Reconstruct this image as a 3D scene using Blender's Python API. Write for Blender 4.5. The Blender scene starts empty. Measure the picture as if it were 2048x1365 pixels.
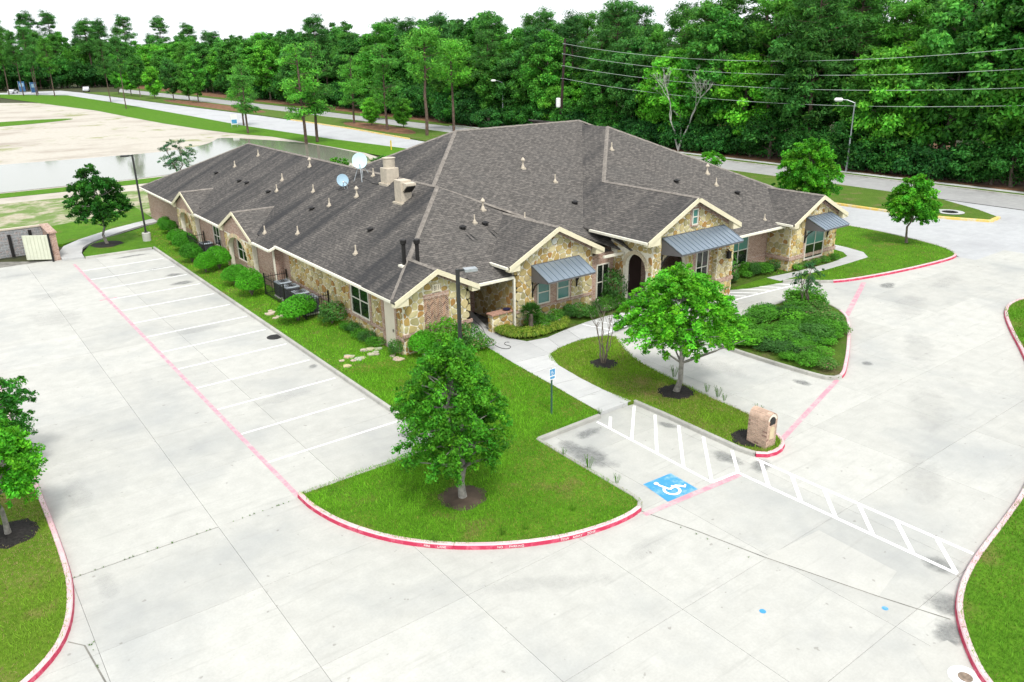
import bpy, math, random
import numpy as np
from mathutils import Vector, Matrix

random.seed(7)
SC = bpy.context.scene
COL = SC.collection

# ------------------------------------------------------------------ camera
cam_d = bpy.data.cameras.new('camera'); cam = bpy.data.objects.new('camera', cam_d); COL.objects.link(cam)
SC.camera = cam
_p, _r, _y = math.radians(20.40), math.radians(-0.86), math.radians(53.04)
_fw = Vector((math.cos(_p)*math.cos(_y), math.cos(_p)*math.sin(_y), -math.sin(_p)))
_rt = Vector((math.sin(_y), -math.cos(_y), 0)); _up = _rt.cross(_fw)
_rt2 = math.cos(_r)*_rt + math.sin(_r)*_up; _up2 = -math.sin(_r)*_rt + math.cos(_r)*_up
_m = Matrix((_rt2, _up2, -_fw)).transposed().to_4x4(); _m.translation = (-7.75, -57.511, 13.445)
cam.matrix_world = _m
cam_d.sensor_width = 36; cam_d.lens = 27.74; cam_d.clip_end = 5000; cam_d.clip_start = 0.1

# ------------------------------------------------------------------ sky, sun, exposure
SUN_EL, SUN_AZ = math.radians(58), math.radians(200)     # azimuth: clockwise from +Y, the side the sun stands on
W = bpy.data.worlds.new('World'); SC.world = W; W.use_nodes = True
nt = W.node_tree; nt.nodes.clear()
o = nt.nodes.new('ShaderNodeOutputWorld'); bg = nt.nodes.new('ShaderNodeBackground')
sky = nt.nodes.new('ShaderNodeTexSky'); sky.sky_type = 'NISHITA'; sky.sun_disc = False
sky.sun_elevation = SUN_EL; sky.sun_rotation = SUN_AZ; sky.dust_density = 3.0; sky.air_density = 1.0; sky.ozone_density = 1.0
hs = nt.nodes.new('ShaderNodeHueSaturation'); hs.inputs['Saturation'].default_value = 0.12
mx = nt.nodes.new('ShaderNodeMix'); mx.data_type = 'RGBA'; mx.inputs[0].default_value = 0.75
mx.inputs[7].default_value = (10.2, 10.6, 11.0, 1)          # even overcast cloud deck
nt.links.new(sky.outputs[0], hs.inputs['Color']); nt.links.new(hs.outputs[0], mx.inputs[6])
nt.links.new(mx.outputs[2], bg.inputs[0]); bg.inputs[1].default_value = 0.086
nt.links.new(bg.outputs[0], o.inputs[0])
sl = bpy.data.lights.new('sun', 'SUN'); sl.energy = 1.9; sl.angle = math.radians(13); sl.color = (1, 0.965, 0.9)
so = bpy.data.objects.new('sun', sl); COL.objects.link(so)
so.rotation_euler = Vector((-math.sin(SUN_AZ)*math.cos(SUN_EL), -math.cos(SUN_AZ)*math.cos(SUN_EL), -math.sin(SUN_EL))).to_track_quat('-Z', 'Y').to_euler()
so.location = (0, -60, 60)
vs = SC.view_settings; vs.view_transform = 'Standard'; vs.look = 'None'; vs.exposure = 0.78; vs.gamma = 1; vs.use_curve_mapping = False
SC.cycles.max_bounces = 4; SC.cycles.diffuse_bounces = 2; SC.cycles.glossy_bounces = 2; SC.cycles.transmission_bounces = 2; SC.cycles.transparent_max_bounces = 16
SC.cycles.use_denoising = True; SC.cycles.use_adaptive_sampling = True; SC.cycles.adaptive_threshold = 0.025

# ------------------------------------------------------------------ materials
MATS = {}
def nodes(m):
    m.use_nodes = True; t = m.node_tree
    return t, t.nodes['Principled BSDF']
def N(t, kind, **kw):
    n = t.nodes.new(kind)
    for k, v in kw.items():
        if k in n.inputs: n.inputs[k].default_value = v
        else: setattr(n, k, v)
    return n
def ramp(t, src, stops):
    r = t.nodes.new('ShaderNodeValToRGB'); e = r.color_ramp.elements
    while len(e) < len(stops): e.new(0.5)
    for i, (p, c) in enumerate(stops):
        e[i].position = p; e[i].color = (c, c, c, 1) if isinstance(c, (int, float)) else (*c, 1)
    t.links.new(src, r.inputs[0]); return r.outputs[0]
def mixc(t, fac, a, b, mode='MIX'):
    m = t.nodes.new('ShaderNodeMix'); m.data_type = 'RGBA'; m.blend_type = mode
    for s, v in ((0, fac), (6, a), (7, b)):
        if hasattr(v, 'is_output'): t.links.new(v, m.inputs[s])
        elif s == 0: m.inputs[0].default_value = v
        else: m.inputs[s].default_value = (*v, 1) if len(v) == 3 else v
    return m.outputs[2]
def coords(t, which='Object', scale=(1, 1, 1), rot=(0, 0, 0)):
    tc = t.nodes.new('ShaderNodeTexCoord'); mp = t.nodes.new('ShaderNodeMapping')
    mp.inputs['Scale'].default_value = scale; mp.inputs['Rotation'].default_value = rot
    t.links.new(tc.outputs[which], mp.inputs[0]); return mp.outputs[0]
def geo_pos(t, scale=(1, 1, 1), rot=(0, 0, 0)):
    g = t.nodes.new('ShaderNodeNewGeometry'); mp = t.nodes.new('ShaderNodeMapping')
    mp.inputs['Scale'].default_value = scale; mp.inputs['Rotation'].default_value = rot
    t.links.new(g.outputs['Position'], mp.inputs[0]); return mp.outputs[0]
def noise(t, vec, scale, detail=4, rough=0.55):
    n = N(t, 'ShaderNodeTexNoise', Scale=scale, Detail=detail, Roughness=rough); t.links.new(vec, n.inputs['Vector']); return n.outputs['Fac']
def bump(t, p, h, strength=0.3, dist=0.02):
    b = N(t, 'ShaderNodeBump', Strength=strength, Distance=dist); t.links.new(h, b.inputs['Height']); t.links.new(b.outputs[0], p.inputs['Normal'])
def mat(name, col, rough=0.8, var=0.25, scale=3.0, metal=0.0, spec=0.3, bumpk=0.0):
    if name in MATS: return MATS[name]
    m = bpy.data.materials.new(name); t, p = nodes(m)
    p.inputs['Roughness'].default_value = rough; p.inputs['Metallic'].default_value = metal
    p.inputs['Specular IOR Level'].default_value = spec
    if var > 0:
        f = noise(t, geo_pos(t), scale)
        c = mixc(t, ramp(t, f, [(0.3, 0.0), (0.7, 1.0)]), tuple(x*(1-var) for x in col), tuple(min(1, x*(1+var)) for x in col))
        t.links.new(c, p.inputs['Base Color'])
        if bumpk: bump(t, p, f, bumpk)
    else: p.inputs['Base Color'].default_value = (*col, 1)
    MATS[name] = m; return m

def m_concrete(name, a, b, stain, tint=0.10):
    m = bpy.data.materials.new(name); t, p = nodes(m); MATS[name] = m
    pos = geo_pos(t)
    big = noise(t, pos, 0.22, 5, 0.6); mid = noise(t, pos, 1.6, 5, 0.65); fine = noise(t, pos, 14, 4, 0.7)
    c = mixc(t, ramp(t, mid, [(0.3, 0.0), (0.7, 1.0)]), a, b)
    c = mixc(t, ramp(t, big, [(0.48, 0.0), (0.72, 0.65)]), c, stain)
    oi = t.nodes.new('ShaderNodeObjectInfo')
    c = mixc(t, 1.0, c, ramp(t, oi.outputs['Random'], [(0, 1-tint), (1, 1.0)]), 'MULTIPLY')
    # broom-like scuffs and tyre drag
    st = noise(t, geo_pos(t, (0.35, 4.0, 1), (0, 0, 0.25)), 0.9, 5, 0.7)
    c = mixc(t, ramp(t, st, [(0.56, 0.0), (0.75, 0.55)]), c, tuple(x*0.72 for x in a))
    c = mixc(t, ramp(t, fine, [(0.3, 0.25), (0.6, 0.0)]), c, tuple(x*0.7 for x in a))
    sp = noise(t, pos, 3.7, 2, 0.5)
    c = mixc(t, ramp(t, sp, [(0.71, 0.0), (0.75, 0.45)]), c, (0.16, 0.15, 0.13))
    t.links.new(c, p.inputs['Base Color']); p.inputs['Roughness'].default_value = 0.85; p.inputs['Specular IOR Level'].default_value = 0.2
    bump(t, p, fine, 0.25, 0.01)
    return m
CONC = m_concrete('concrete_pavement', (0.435, 0.433, 0.405), (0.51, 0.508, 0.475), (0.31, 0.325, 0.33))
CONC_NEW = m_concrete('concrete_patch', (0.455, 0.452, 0.42), (0.515, 0.51, 0.475), (0.40, 0.40, 0.385))
WALK = m_concrete('concrete_walk', (0.46, 0.465, 0.465), (0.53, 0.535, 0.525), (0.37, 0.37, 0.37))
KERB = m_concrete('concrete_kerb', (0.36, 0.355, 0.33), (0.5, 0.49, 0.45), (0.2, 0.2, 0.18))
ROAD = m_concrete('concrete_road', (0.44, 0.45, 0.465), (0.52, 0.53, 0.54), (0.36, 0.36, 0.38))
ROADFAR = m_concrete('concrete_road_worn', (0.32, 0.32, 0.32), (0.40, 0.40, 0.395), (0.25, 0.25, 0.25))
JOINT = mat('joint_filler', (0.19, 0.185, 0.165), 0.95, 0.4, 2.0)

def m_paint(name, col, under, amount, scale=2.0):
    m = bpy.data.materials.new(name); t, p = nodes(m); MATS[name] = m
    n1 = noise(t, geo_pos(t), scale, 6, 0.72)
    c = mixc(t, ramp(t, n1, [(amount-0.09, 1.0), (amount+0.09, 0.0)]), col, under)
    t.links.new(c, p.inputs['Base Color']); p.inputs['Roughness'].default_value = 0.6; return m
WHITE = m_paint('white_line_paint', (0.84, 0.85, 0.85), (0.62, 0.62, 0.6), 0.40, 3.0)
WHITE_NEW = mat('fresh_white_paint', (0.9, 0.9, 0.9), 0.55, 0.03, 4)
PINK = m_paint('faded_red_line_paint', (0.55, 0.25, 0.31), (0.51, 0.42, 0.42), 0.46, 2.2)
RED = m_paint('red_kerb_paint', (0.47, 0.022, 0.075), (0.60, 0.15, 0.22), 0.42, 3.5)
REDTOP = m_paint('faded_kerb_top_paint', (0.62, 0.40, 0.43), (0.60, 0.52, 0.51), 0.46, 0.9)
YELLOW = m_paint('yellow_kerb_paint', (0.66, 0.46, 0.10), (0.58, 0.52, 0.38), 0.45, 2.0)
BLUE = m_paint('blue_marking_paint', (0.045, 0.27, 0.54), (0.27, 0.45, 0.58), 0.42, 1.6)

def m_grass(name, a, b, dry, dryk):
    m = bpy.data.materials.new(name); t, p = nodes(m); MATS[name] = m
    pos = geo_pos(t)
    f = noise(t, pos, 0.9, 6, 0.7); g = noise(t, pos, 9, 4, 0.7); d = noise(t, pos, 0.55, 5, 0.6)
    c = mixc(t, ramp(t, f, [(0.3, 0.0), (0.7, 1.0)]), a, b)
    c = mixc(t, ramp(t, d, [(dryk, 0.0), (dryk+0.14, 0.8)]), c, dry)
    c = mixc(t, ramp(t, g, [(0.35, 0.6), (0.6, 0.0)]), c, tuple(x*0.45 for x in a))
    t.links.new(c, p.inputs['Base Color']); p.inputs['Roughness'].default_value = 0.9; p.inputs['Specular IOR Level'].default_value = 0.1
    bump(t, p, g, 0.6, 0.05); return m
GRASS = m_grass('lawn_grass', (0.062, 0.16, 0.010), (0.11, 0.25, 0.015), (0.18, 0.15, 0.05), 0.55)
GRASSDRY = m_grass('lawn_grass_dry', (0.09, 0.17, 0.014), (0.13, 0.22, 0.02), (0.22, 0.17, 0.065), 0.50)
VERGE = m_grass('verge_grass', (0.06, 0.17, 0.008), (0.11, 0.25, 0.014), (0.2, 0.19, 0.06), 0.60)
MEDIAN = m_grass('median_grass', (0.075, 0.145, 0.02), (0.11, 0.19, 0.028), (0.2, 0.165, 0.08), 0.54)
MULCH = mat('dark_mulch', (0.018, 0.016, 0.015), 0.95, 0.7, 14, bumpk=0.8)
STRAW = mat('pine_straw', (0.17, 0.085, 0.045), 0.95, 0.45, 1.2, bumpk=0.4)
SOIL = mat('bare_soil', (0.085, 0.062, 0.045), 0.95, 0.4, 2.0, bumpk=0.4)
FLOOR = mat('forest_floor', (0.045, 0.05, 0.02), 0.95, 0.5, 0.3)
def m_sand():
    m = bpy.data.materials.new('sand'); t, p = nodes(m)
    pos = geo_pos(t); f = noise(t, pos, 0.09, 6, 0.65); g = noise(t, pos, 1.4, 5, 0.7)
    s = noise(t, geo_pos(t, (0.6, 1.0, 1), (0, 0, 0.5)), 0.10, 6, 0.68)
    c = mixc(t, ramp(t, g, [(0.3, 0.0), (0.7, 1.0)]), (0.40, 0.365, 0.31), (0.49, 0.46, 0.405))
    c = mixc(t, ramp(t, s, [(0.50, 0.0), (0.66, 0.75)]), c, (0.29, 0.245, 0.20))
    c = mixc(t, ramp(t, f, [(0.57, 0.0), (0.62, 0.8)]), c, (0.22, 0.24, 0.09))
    t.links.new(c, p.inputs['Base Color']); p.inputs['Roughness'].default_value = 0.95; MATS['sand'] = m; return m
SAND = m_sand()
def m_scrub():
    m = bpy.data.materials.new('sandy_scrub'); t, p = nodes(m)
    pos = geo_pos(t); f = noise(t, pos, 0.35, 6, 0.7); g = noise(t, pos, 1.9, 5, 0.7)
    c = mixc(t, ramp(t, g, [(0.3, 0.0), (0.7, 1.0)]), (0.28, 0.24, 0.15), (0.44, 0.41, 0.32))
    c = mixc(t, ramp(t, f, [(0.42, 0.0), (0.55, 0.95)]), c, mixc(t, g, (0.06, 0.15, 0.012), (0.15, 0.22, 0.04)))
    t.links.new(c, p.inputs['Base Color']); p.inputs['Roughness'].default_value = 0.95; MATS['scrub'] = m; return m
SCRUB = m_scrub()
def m_water():
    m = bpy.data.materials.new('pond_water'); t, p = nodes(m)
    p.inputs['Base Color'].default_value = (0.22, 0.225, 0.18, 1); p.inputs['Roughness'].default_value = 0.06
    p.inputs['IOR'].default_value = 1.33; p.inputs['Specular IOR Level'].default_value = 0.8
    bump(t, p, noise(t, geo_pos(t, (1, 0.4, 1)), 2.5, 3, 0.5), 0.05, 0.02); return m
WATER = m_water()

def m_brick(name, a, b, mortar, w=0.2, h=0.075, off=0.5):
    m = bpy.data.materials.new(name); t, p = nodes(m); MATS[name] = m
    uv = t.nodes.new('ShaderNodeUVMap')
    br = N(t, 'ShaderNodeTexBrick', Scale=1.0); br.offset = off
    br.inputs['Brick Width'].default_value = w; br.inputs['Row Height'].default_value = h; br.inputs['Mortar Size'].default_value = 0.009
    br.inputs['Color1'].default_value = (*a, 1); br.inputs['Color2'].default_value = (*b, 1); br.inputs['Mortar'].default_value = (*mortar, 1)
    t.links.new(uv.outputs[0], br.inputs['Vector'])
    n1 = noise(t, geo_pos(t), 6, 4, 0.7); n2 = noise(t, geo_pos(t, (1, 1, 2.6)), 9, 2, 0.5)
    c = mixc(t, ramp(t, n2, [(0.56, 0.0), (0.66, 0.7)]), br.outputs['Color'], (0.16, 0.075, 0.055))
    c = mixc(t, ramp(t, n1, [(0.5, 0.0), (0.75, 0.5)]), c, (0.52, 0.36, 0.29))
    t.links.new(c, p.inputs['Base Color']); p.inputs['Roughness'].default_value = 0.9
    bump(t, p, br.outputs['Fac'], -0.4, 0.008); return m
BRICK = m_brick('brick', (0.47, 0.30, 0.225), (0.30, 0.155, 0.11), (0.50, 0.45, 0.39))
SOLDIER = m_brick('soldier_brick', (0.46, 0.285, 0.21), (0.25, 0.125, 0.09), (0.54, 0.49, 0.43), 0.075, 0.30, 0.0)
BLOCK = m_brick('grey_block', (0.20, 0.215, 0.225), (0.27, 0.285, 0.295), (0.42, 0.43, 0.43), 0.4, 0.2)
MORTAR = mat('stone_mortar', (0.76, 0.72, 0.61), 0.95, 0.12, 6)

def m_attr(name, rough=0.85, k=0.22, scale=7.0, bumpk=0.4, trans=0.0, spec=0.25):
    m = bpy.data.materials.new(name); t, p = nodes(m); MATS[name] = m
    at = t.nodes.new('ShaderNodeAttribute'); at.attribute_name = 'Col'
    if k:
        f = noise(t, geo_pos(t), scale, 4, 0.65)
        c = mixc(t, 1.0, at.outputs['Color'], ramp(t, f, [(0.25, 1-k), (0.75, 1+k*0.3)]), 'MULTIPLY')
    else: f = None; c = at.outputs['Color']
    t.links.new(c, p.inputs['Base Color']); p.inputs['Roughness'].default_value = rough; p.inputs['Specular IOR Level'].default_value = spec
    if bumpk and f: bump(t, p, f, bumpk, 0.02)
    if trans:
        oi = t.nodes.new('ShaderNodeObjectInfo'); rp = t.nodes.new('ShaderNodeValToRGB'); e = rp.color_ramp.elements; e.new(0.35); e.new(0.7)
        for i_, cc in enumerate(((0.74, 0.76, 0.8), (0.95, 0.95, 1.0), (1.08, 1.08, 0.92), (1.2, 1.22, 1.0))): e[i_].color = (*cc, 1)
        e[3].position = 1.0; t.links.new(oi.outputs['Random'], rp.inputs[0]); c = mixc(t, 1.0, c, rp.outputs[0], 'MULTIPLY'); t.links.new(c, p.inputs['Base Color'])
        tr = t.nodes.new('ShaderNodeBsdfTranslucent'); ms = t.nodes.new('ShaderNodeMixShader'); ms.inputs[0].default_value = trans
        t.links.new(c, tr.inputs[0]); out = t.nodes['Material Output']
        t.links.new(p.outputs[0], ms.inputs[1]); t.links.new(tr.outputs[0], ms.inputs[2]); t.links.new(ms.outputs[0], out.inputs[0])
    return m
STONE = m_attr('field_stone')
LEAF = m_attr('leaves', 0.6, 0.0, 1, 0, 0.42, 0.2)
BLADE = m_attr('grass_blades', 0.7, 0.0, 1, 0, 0.25, 0.1)
BRICKS = m_attr('laid_brick', 0.9, 0.25, 9)

def m_shingle(name, stain):
    m = bpy.data.materials.new(name); t, p = nodes(m); MATS[name] = m
    uv = t.nodes.new('ShaderNodeUVMap')
    br = N(t, 'ShaderNodeTexBrick', Scale=1.0); br.offset = 0.5; br.offset_frequency = 2
    for k, v in (('Brick Width', 0.30), ('Row Height', 0.145), ('Mortar Size', 0.014), ('Bias', -0.15)): br.inputs[k].default_value = v
    br.inputs['Color1'].default_value = (0.138, 0.127, 0.116, 1); br.inputs['Color2'].default_value = (0.076, 0.071, 0.066, 1)
    br.inputs['Mortar'].default_value = (0.036, 0.035, 0.036, 1); br.inputs['Mortar Smooth'].default_value = 0.4
    t.links.new(uv.outputs[0], br.inputs['Vector'])
    def uvs(sx, sy):
        mp = t.nodes.new('ShaderNodeMapping'); mp.inputs['Scale'].default_value = (sx, sy, 1); t.links.new(uv.outputs[0], mp.inputs[0]); return mp.outputs[0]
    sp = noise(t, uvs(3.4, 6.9), 1.0, 1, 0.5)
    c = mixc(t, ramp(t, sp, [(0.5, 0.0), (0.68, 0.7)]), br.outputs['Color'], (0.205, 0.184, 0.168))
    gr = noise(t, geo_pos(t), 38, 2, 0.6)
    c = mixc(t, ramp(t, gr, [(0.35, 0.4), (0.6, 0.0)]), c, (0.045, 0.043, 0.042))
    if stain:
        s1 = noise(t, uvs(0.62, 0.05), 1.0, 5, 0.62); s2 = noise(t, uvs(0.20, 0.16), 1.0, 3, 0.5); s3 = noise(t, uvs(2.2, 0.09), 1.0, 3, 0.5)
        k = ramp(t, s1, [(0.38, 0.0), (0.62, 0.85*stain)]); k2 = ramp(t, s2, [(0.28, 0.35), (0.55, 1.0)])
        kk = mixc(t, 1.0, k, k2, 'MULTIPLY')
        c = mixc(t, kk, c, (0.03, 0.031, 0.034))
        c = mixc(t, ramp(t, s3, [(0.66, 0.0), (0.78, 0.35)]), c, (0.26, 0.24, 0.22))
    else:
        big = noise(t, geo_pos(t), 0.5, 4, 0.6)
        c = mixc(t, ramp(t, big, [(0.45, 0.0), (0.75, 0.35)]), c, (0.09, 0.088, 0.085))
    t.links.new(c, p.inputs['Base Color']); p.inputs['Roughness'].default_value = 0.95; p.inputs['Specular IOR Level'].default_value = 0.15
    bump(t, p, br.outputs['Fac'], -0.35, 0.01); return m
SHINGLE = m_shingle('roof_shingles', 0.0); SHINGLE_ST = m_shingle('roof_shingles_streaked', 1.0); SHINGLE_MID = m_shingle('roof_shingles_weathered', 0.7)
CAP = mat('ridge_cap_shingles', (0.20, 0.18, 0.16), 0.95, 0.3, 5)
CREAM = mat('cream_trim_paint', (0.70, 0.64, 0.47), 0.6, 0.05, 2)
GUTTER = mat('cream_gutter', (0.74, 0.71, 0.60), 0.5, 0.06, 2)
VENT = mat('cream_vent_paint', (0.50, 0.44, 0.355), 0.6, 0.12, 5)
FRAME = mat('window_frame', (0.66, 0.64, 0.56), 0.5, 0.04, 2)
DOORM = mat('door_paint', (0.70, 0.62, 0.52), 0.6, 0.04, 2)
def glass(name, col, rough=0.05):
    m = bpy.data.materials.new(name); t, p = nodes(m); p.inputs['Base Color'].default_value = (*col, 1); p.inputs['Roughness'].default_value = rough
    p.inputs['Specular IOR Level'].default_value = 0.6; MATS[name] = m; return m
GLASS = glass('dark_window_glass', (0.010, 0.014, 0.012)); TEAL = glass('window_glass_blinds', (0.075, 0.21, 0.19), 0.12)
METAL = mat('awning_metal', (0.26, 0.315, 0.375), 0.42, 0.05, 1.0, metal=0.55, spec=0.5)
METALD = mat('awning_flashing', (0.13, 0.125, 0.13), 0.5, 0.1, 2)
IRON = mat('black_iron', (0.016, 0.015, 0.015), 0.5, 0.1, 3)
POLE = mat('bronze_pole', (0.035, 0.037, 0.036), 0.5, 0.15, 3)
GALV = mat('galvanised_steel', (0.40, 0.43, 0.45), 0.45, 0.12, 4, metal=0.5)
DISHG = mat('dish_grey_blue', (0.30, 0.44, 0.54), 0.5, 0.06, 3); DISHL = mat('dish_pale_blue', (0.50, 0.68, 0.72), 0.5, 0.06, 3)
RUBBER = mat('black_rubber', (0.012, 0.012, 0.012), 0.7, 0.1, 3)
BARK = mat('bark', (0.16, 0.13, 0.105), 0.95, 0.4, 6, bumpk=0.5); BARKP = mat('pale_bark', (0.24, 0.225, 0.205), 0.95, 0.35, 8, bumpk=0.4)
BARKPINE = mat('pine_bark', (0.12, 0.082, 0.065), 0.95, 0.4, 3); BARKDEAD = mat('dead_wood', (0.47, 0.46, 0.43), 0.95, 0.15, 4)
WHITEP = mat('white_paint', (0.8, 0.8, 0.8), 0.5, 0.03, 3); ACM = mat('condenser_grey', (0.09, 0.095, 0.11), 0.55, 0.1, 4); ACT = mat('condenser_top', (0.36, 0.41, 0.46), 0.45, 0.1, 4, metal=0.3)
WOODP = mat('utility_pole_wood', (0.045, 0.028, 0.026), 0.9, 0.3, 3)

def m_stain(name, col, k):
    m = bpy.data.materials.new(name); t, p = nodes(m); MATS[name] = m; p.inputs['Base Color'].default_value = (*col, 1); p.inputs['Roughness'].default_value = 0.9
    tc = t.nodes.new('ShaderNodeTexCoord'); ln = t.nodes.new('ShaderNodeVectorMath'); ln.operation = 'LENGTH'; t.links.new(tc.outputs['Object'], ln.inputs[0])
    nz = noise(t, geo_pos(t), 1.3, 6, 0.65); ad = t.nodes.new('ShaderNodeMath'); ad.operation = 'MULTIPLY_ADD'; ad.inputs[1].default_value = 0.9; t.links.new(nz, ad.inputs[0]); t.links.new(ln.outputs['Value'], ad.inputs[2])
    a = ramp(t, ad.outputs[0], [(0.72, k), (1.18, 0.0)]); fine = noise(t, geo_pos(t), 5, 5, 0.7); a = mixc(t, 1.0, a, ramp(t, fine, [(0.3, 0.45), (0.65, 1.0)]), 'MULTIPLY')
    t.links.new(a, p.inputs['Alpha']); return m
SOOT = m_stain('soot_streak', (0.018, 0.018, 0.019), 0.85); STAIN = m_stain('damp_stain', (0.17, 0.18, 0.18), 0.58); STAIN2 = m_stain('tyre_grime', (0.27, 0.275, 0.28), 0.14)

# ------------------------------------------------------------------ mesh and object helpers
ORG = {}
def tag(o, label=None, cat=None, group=None, kind=None):
    if label: o['label'] = label
    if cat: o['category'] = cat
    if group: o['group'] = group
    if kind: o['kind'] = kind
    return o
def thing(name, loc, label, cat, group=None):
    o = bpy.data.objects.new(name, None); o.empty_display_size = 0.3; COL.objects.link(o); o.location = loc
    ORG[o.name] = Vector(loc); return tag(o, label, cat, group)
def org(o): return ORG.get(o.name, Vector((0, 0, 0)))
class MB:
    def __init__(s): s.v = []; s.f = []; s.c = []; s.mi = []; s.uv = None
    def add(s, vs, fs, col=None, mi=0):
        n = len(s.v); s.v += [tuple(v) for v in vs]
        for f in fs: s.f.append(tuple(i+n for i in f)); s.c.append(col); s.mi.append(mi)
        return s
    def box(s, x0, x1, y0, y1, z0, z1, col=None, mi=0, bev=0.0):
        if x0 > x1: x0, x1 = x1, x0
        if y0 > y1: y0, y1 = y1, y0
        if bev:
            b = bev; r = [(x0+b, y0), (x1-b, y0), (x1, y0+b), (x1, y1-b), (x1-b, y1), (x0+b, y1), (x0, y1-b), (x0, y0+b)]
            ri = [(x0+b, y0+b), (x1-b, y0+b), (x1-b, y0+b), (x1-b, y1-b), (x1-b, y1-b), (x0+b, y1-b), (x0+b, y1-b), (x0+b, y0+b)]
            vs = [(x, y, z0) for x, y in r]+[(x, y, z1-b) for x, y in r]+[(x0+b, y0+b, z1), (x1-b, y0+b, z1), (x1-b, y1-b, z1), (x0+b, y1-b, z1)]
            q = [16, 17, 17, 18, 18, 19, 19, 16]
            fs = [(i, (i+1) % 8, 8+(i+1) % 8, 8+i) for i in range(8)]
            fs += [(8+i, 8+(i+1) % 8, q[(i+1) % 8], q[i]) if q[i] != q[(i+1) % 8] else (8+i, 8+(i+1) % 8, q[i]) for i in range(8)]
            fs += [(16, 17, 18, 19)]
            return s.add(vs, fs, col, mi)
        vs = [(x0, y0, z0), (x1, y0, z0), (x1, y1, z0), (x0, y1, z0), (x0, y0, z1), (x1, y0, z1), (x1, y1, z1), (x0, y1, z1)]
        return s.add(vs, [(3, 2, 1, 0), (4, 5, 6, 7), (0, 1, 5, 4), (1, 2, 6, 5), (2, 3, 7, 6), (3, 0, 4, 7)], col, mi)
    def prism(s, poly, off, col=None, mi=0):          # polygon of 3D points extruded by a vector
        n = len(poly); P = [Vector(p) for p in poly]; Q = [p+Vector(off) for p in P]
        fs = [tuple(range(n)), tuple(range(2*n-1, n-1, -1))]+[((i+1) % n, i, n+i, n+(i+1) % n) for i in range(n)]
        return s.add(P+Q, fs, col, mi)
    def tube(s, pts, rad, sides=6, col=None, mi=0, cap=True):
        P = [Vector(p) for p in pts]; n = len(P)
        if not hasattr(rad, '__len__'): rad = [rad]*n
        vs = []; prev = None
        for i, p in enumerate(P):
            d = (P[min(i+1, n-1)]-P[max(i-1, 0)])
            d = d.normalized() if d.length > 1e-9 else Vector((0, 0, 1))
            if prev is None: a = d.cross(Vector((0, 0, 1)) if abs(d.z) < 0.9 else Vector((1, 0, 0))).normalized()
            else: a = (prev-d*prev.dot(d)).normalized()
            b = d.cross(a); prev = a
            for k in range(sides):
                t = 2*math.pi*k/sides; vs.append(p+(a*math.cos(t)+b*math.sin(t))*rad[i])
        fs = []
        for i in range(n-1):
            for k in range(sides):
                k2 = (k+1) % sides; fs.append((i*sides+k, i*sides+k2, (i+1)*sides+k2, (i+1)*sides+k))
        if cap: fs.append(tuple(range(sides-1, -1, -1))); fs.append(tuple((n-1)*sides+k for k in range(sides)))
        return s.add(vs, fs, col, mi)
    def bar(s, a, b, w, h, col=None, mi=0):            # rectangular bar from a to b
        a, b = Vector(a), Vector(b); d = (b-a).normalized()
        up = Vector((0, 0, 1)) if abs(d.z) < 0.95 else Vector((0, 1, 0))
        r = d.cross(up).normalized(); u = r.cross(d)
        vs = [p+r*sx*w/2+u*sz*h/2 for p in (a, b) for sx, sz in ((-1, -1), (1, -1), (1, 1), (-1, 1))]
        return s.add(vs, [(0, 1, 2, 3), (7, 6, 5, 4), (0, 4, 5, 1), (1, 5, 6, 2), (2, 6, 7, 3), (3, 7, 4, 0)], col, mi)
    def disc(s, c, r, z, n=20, h=0.0, col=None, ry=None):
        ry = ry or r
        P = [(c[0]+r*math.cos(2*math.pi*k/n), c[1]+ry*math.sin(2*math.pi*k/n), z) for k in range(n)]
        if h: return s.prism(P, (0, 0, h), col)
        return s.add(P, [tuple(range(n))], col)
    def mesh(s, name, mats, off=Vector((0, 0, 0)), uv='box', smooth=False):
        me = bpy.data.meshes.new(name)
        me.from_pydata([(v[0]-off[0], v[1]-off[1], v[2]-off[2]) for v in s.v], [], s.f)
        for m in (mats if isinstance(mats, (list, tuple)) else [mats]): me.materials.append(m)
        if any(s.mi): me.polygons.foreach_set('material_index', s.mi)
        if s.c and s.c[0] is not None:
            at = me.attributes.new('Col', 'FLOAT_COLOR', 'FACE')
            at.data.foreach_set('color', np.array([(*(c or (0.5, 0.5, 0.5)), 1.0) for c in s.c], dtype=np.float32).ravel())
        if uv == 'box':
            ul = me.uv_layers.new(name='UVMap'); data = np.zeros((len(me.loops), 2), dtype=np.float32)
            for p in me.polygons:
                n = p.normal; ax = max(range(3), key=lambda i: abs(n[i]))
                for li in p.loop_indices:
                    v = s.v[me.loops[li].vertex_index]
                    data[li] = (v[1], v[2]) if ax == 0 else ((v[0], v[2]) if ax == 1 else (v[0], v[1]))
            ul.data.foreach_set('uv', data.ravel())
        elif uv is not None:
            ul = me.uv_layers.new(name='UVMap'); o0, ud, vd = uv; data = np.zeros((len(me.loops), 2), dtype=np.float32)
            for l in me.loops:
                d = Vector(s.v[l.vertex_index])-Vector(o0); data[l.index] = (d.dot(ud), d.dot(vd))
            ul.data.foreach_set('uv', data.ravel())
        if smooth: me.shade_smooth()
        return me
    def obj(s, name, mats, parent=None, uv='box', smooth=False):
        off = org(parent) if parent else Vector((0, 0, 0))
        o = bpy.data.objects.new(name, s.mesh(name, mats, off, uv, smooth)); COL.objects.link(o)
        if parent: o.parent = parent; ORG[o.name] = off
        return o
def struct(name, mb, m, label=None): return tag(mb.obj(name, m), label, None, None, 'structure')
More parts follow.
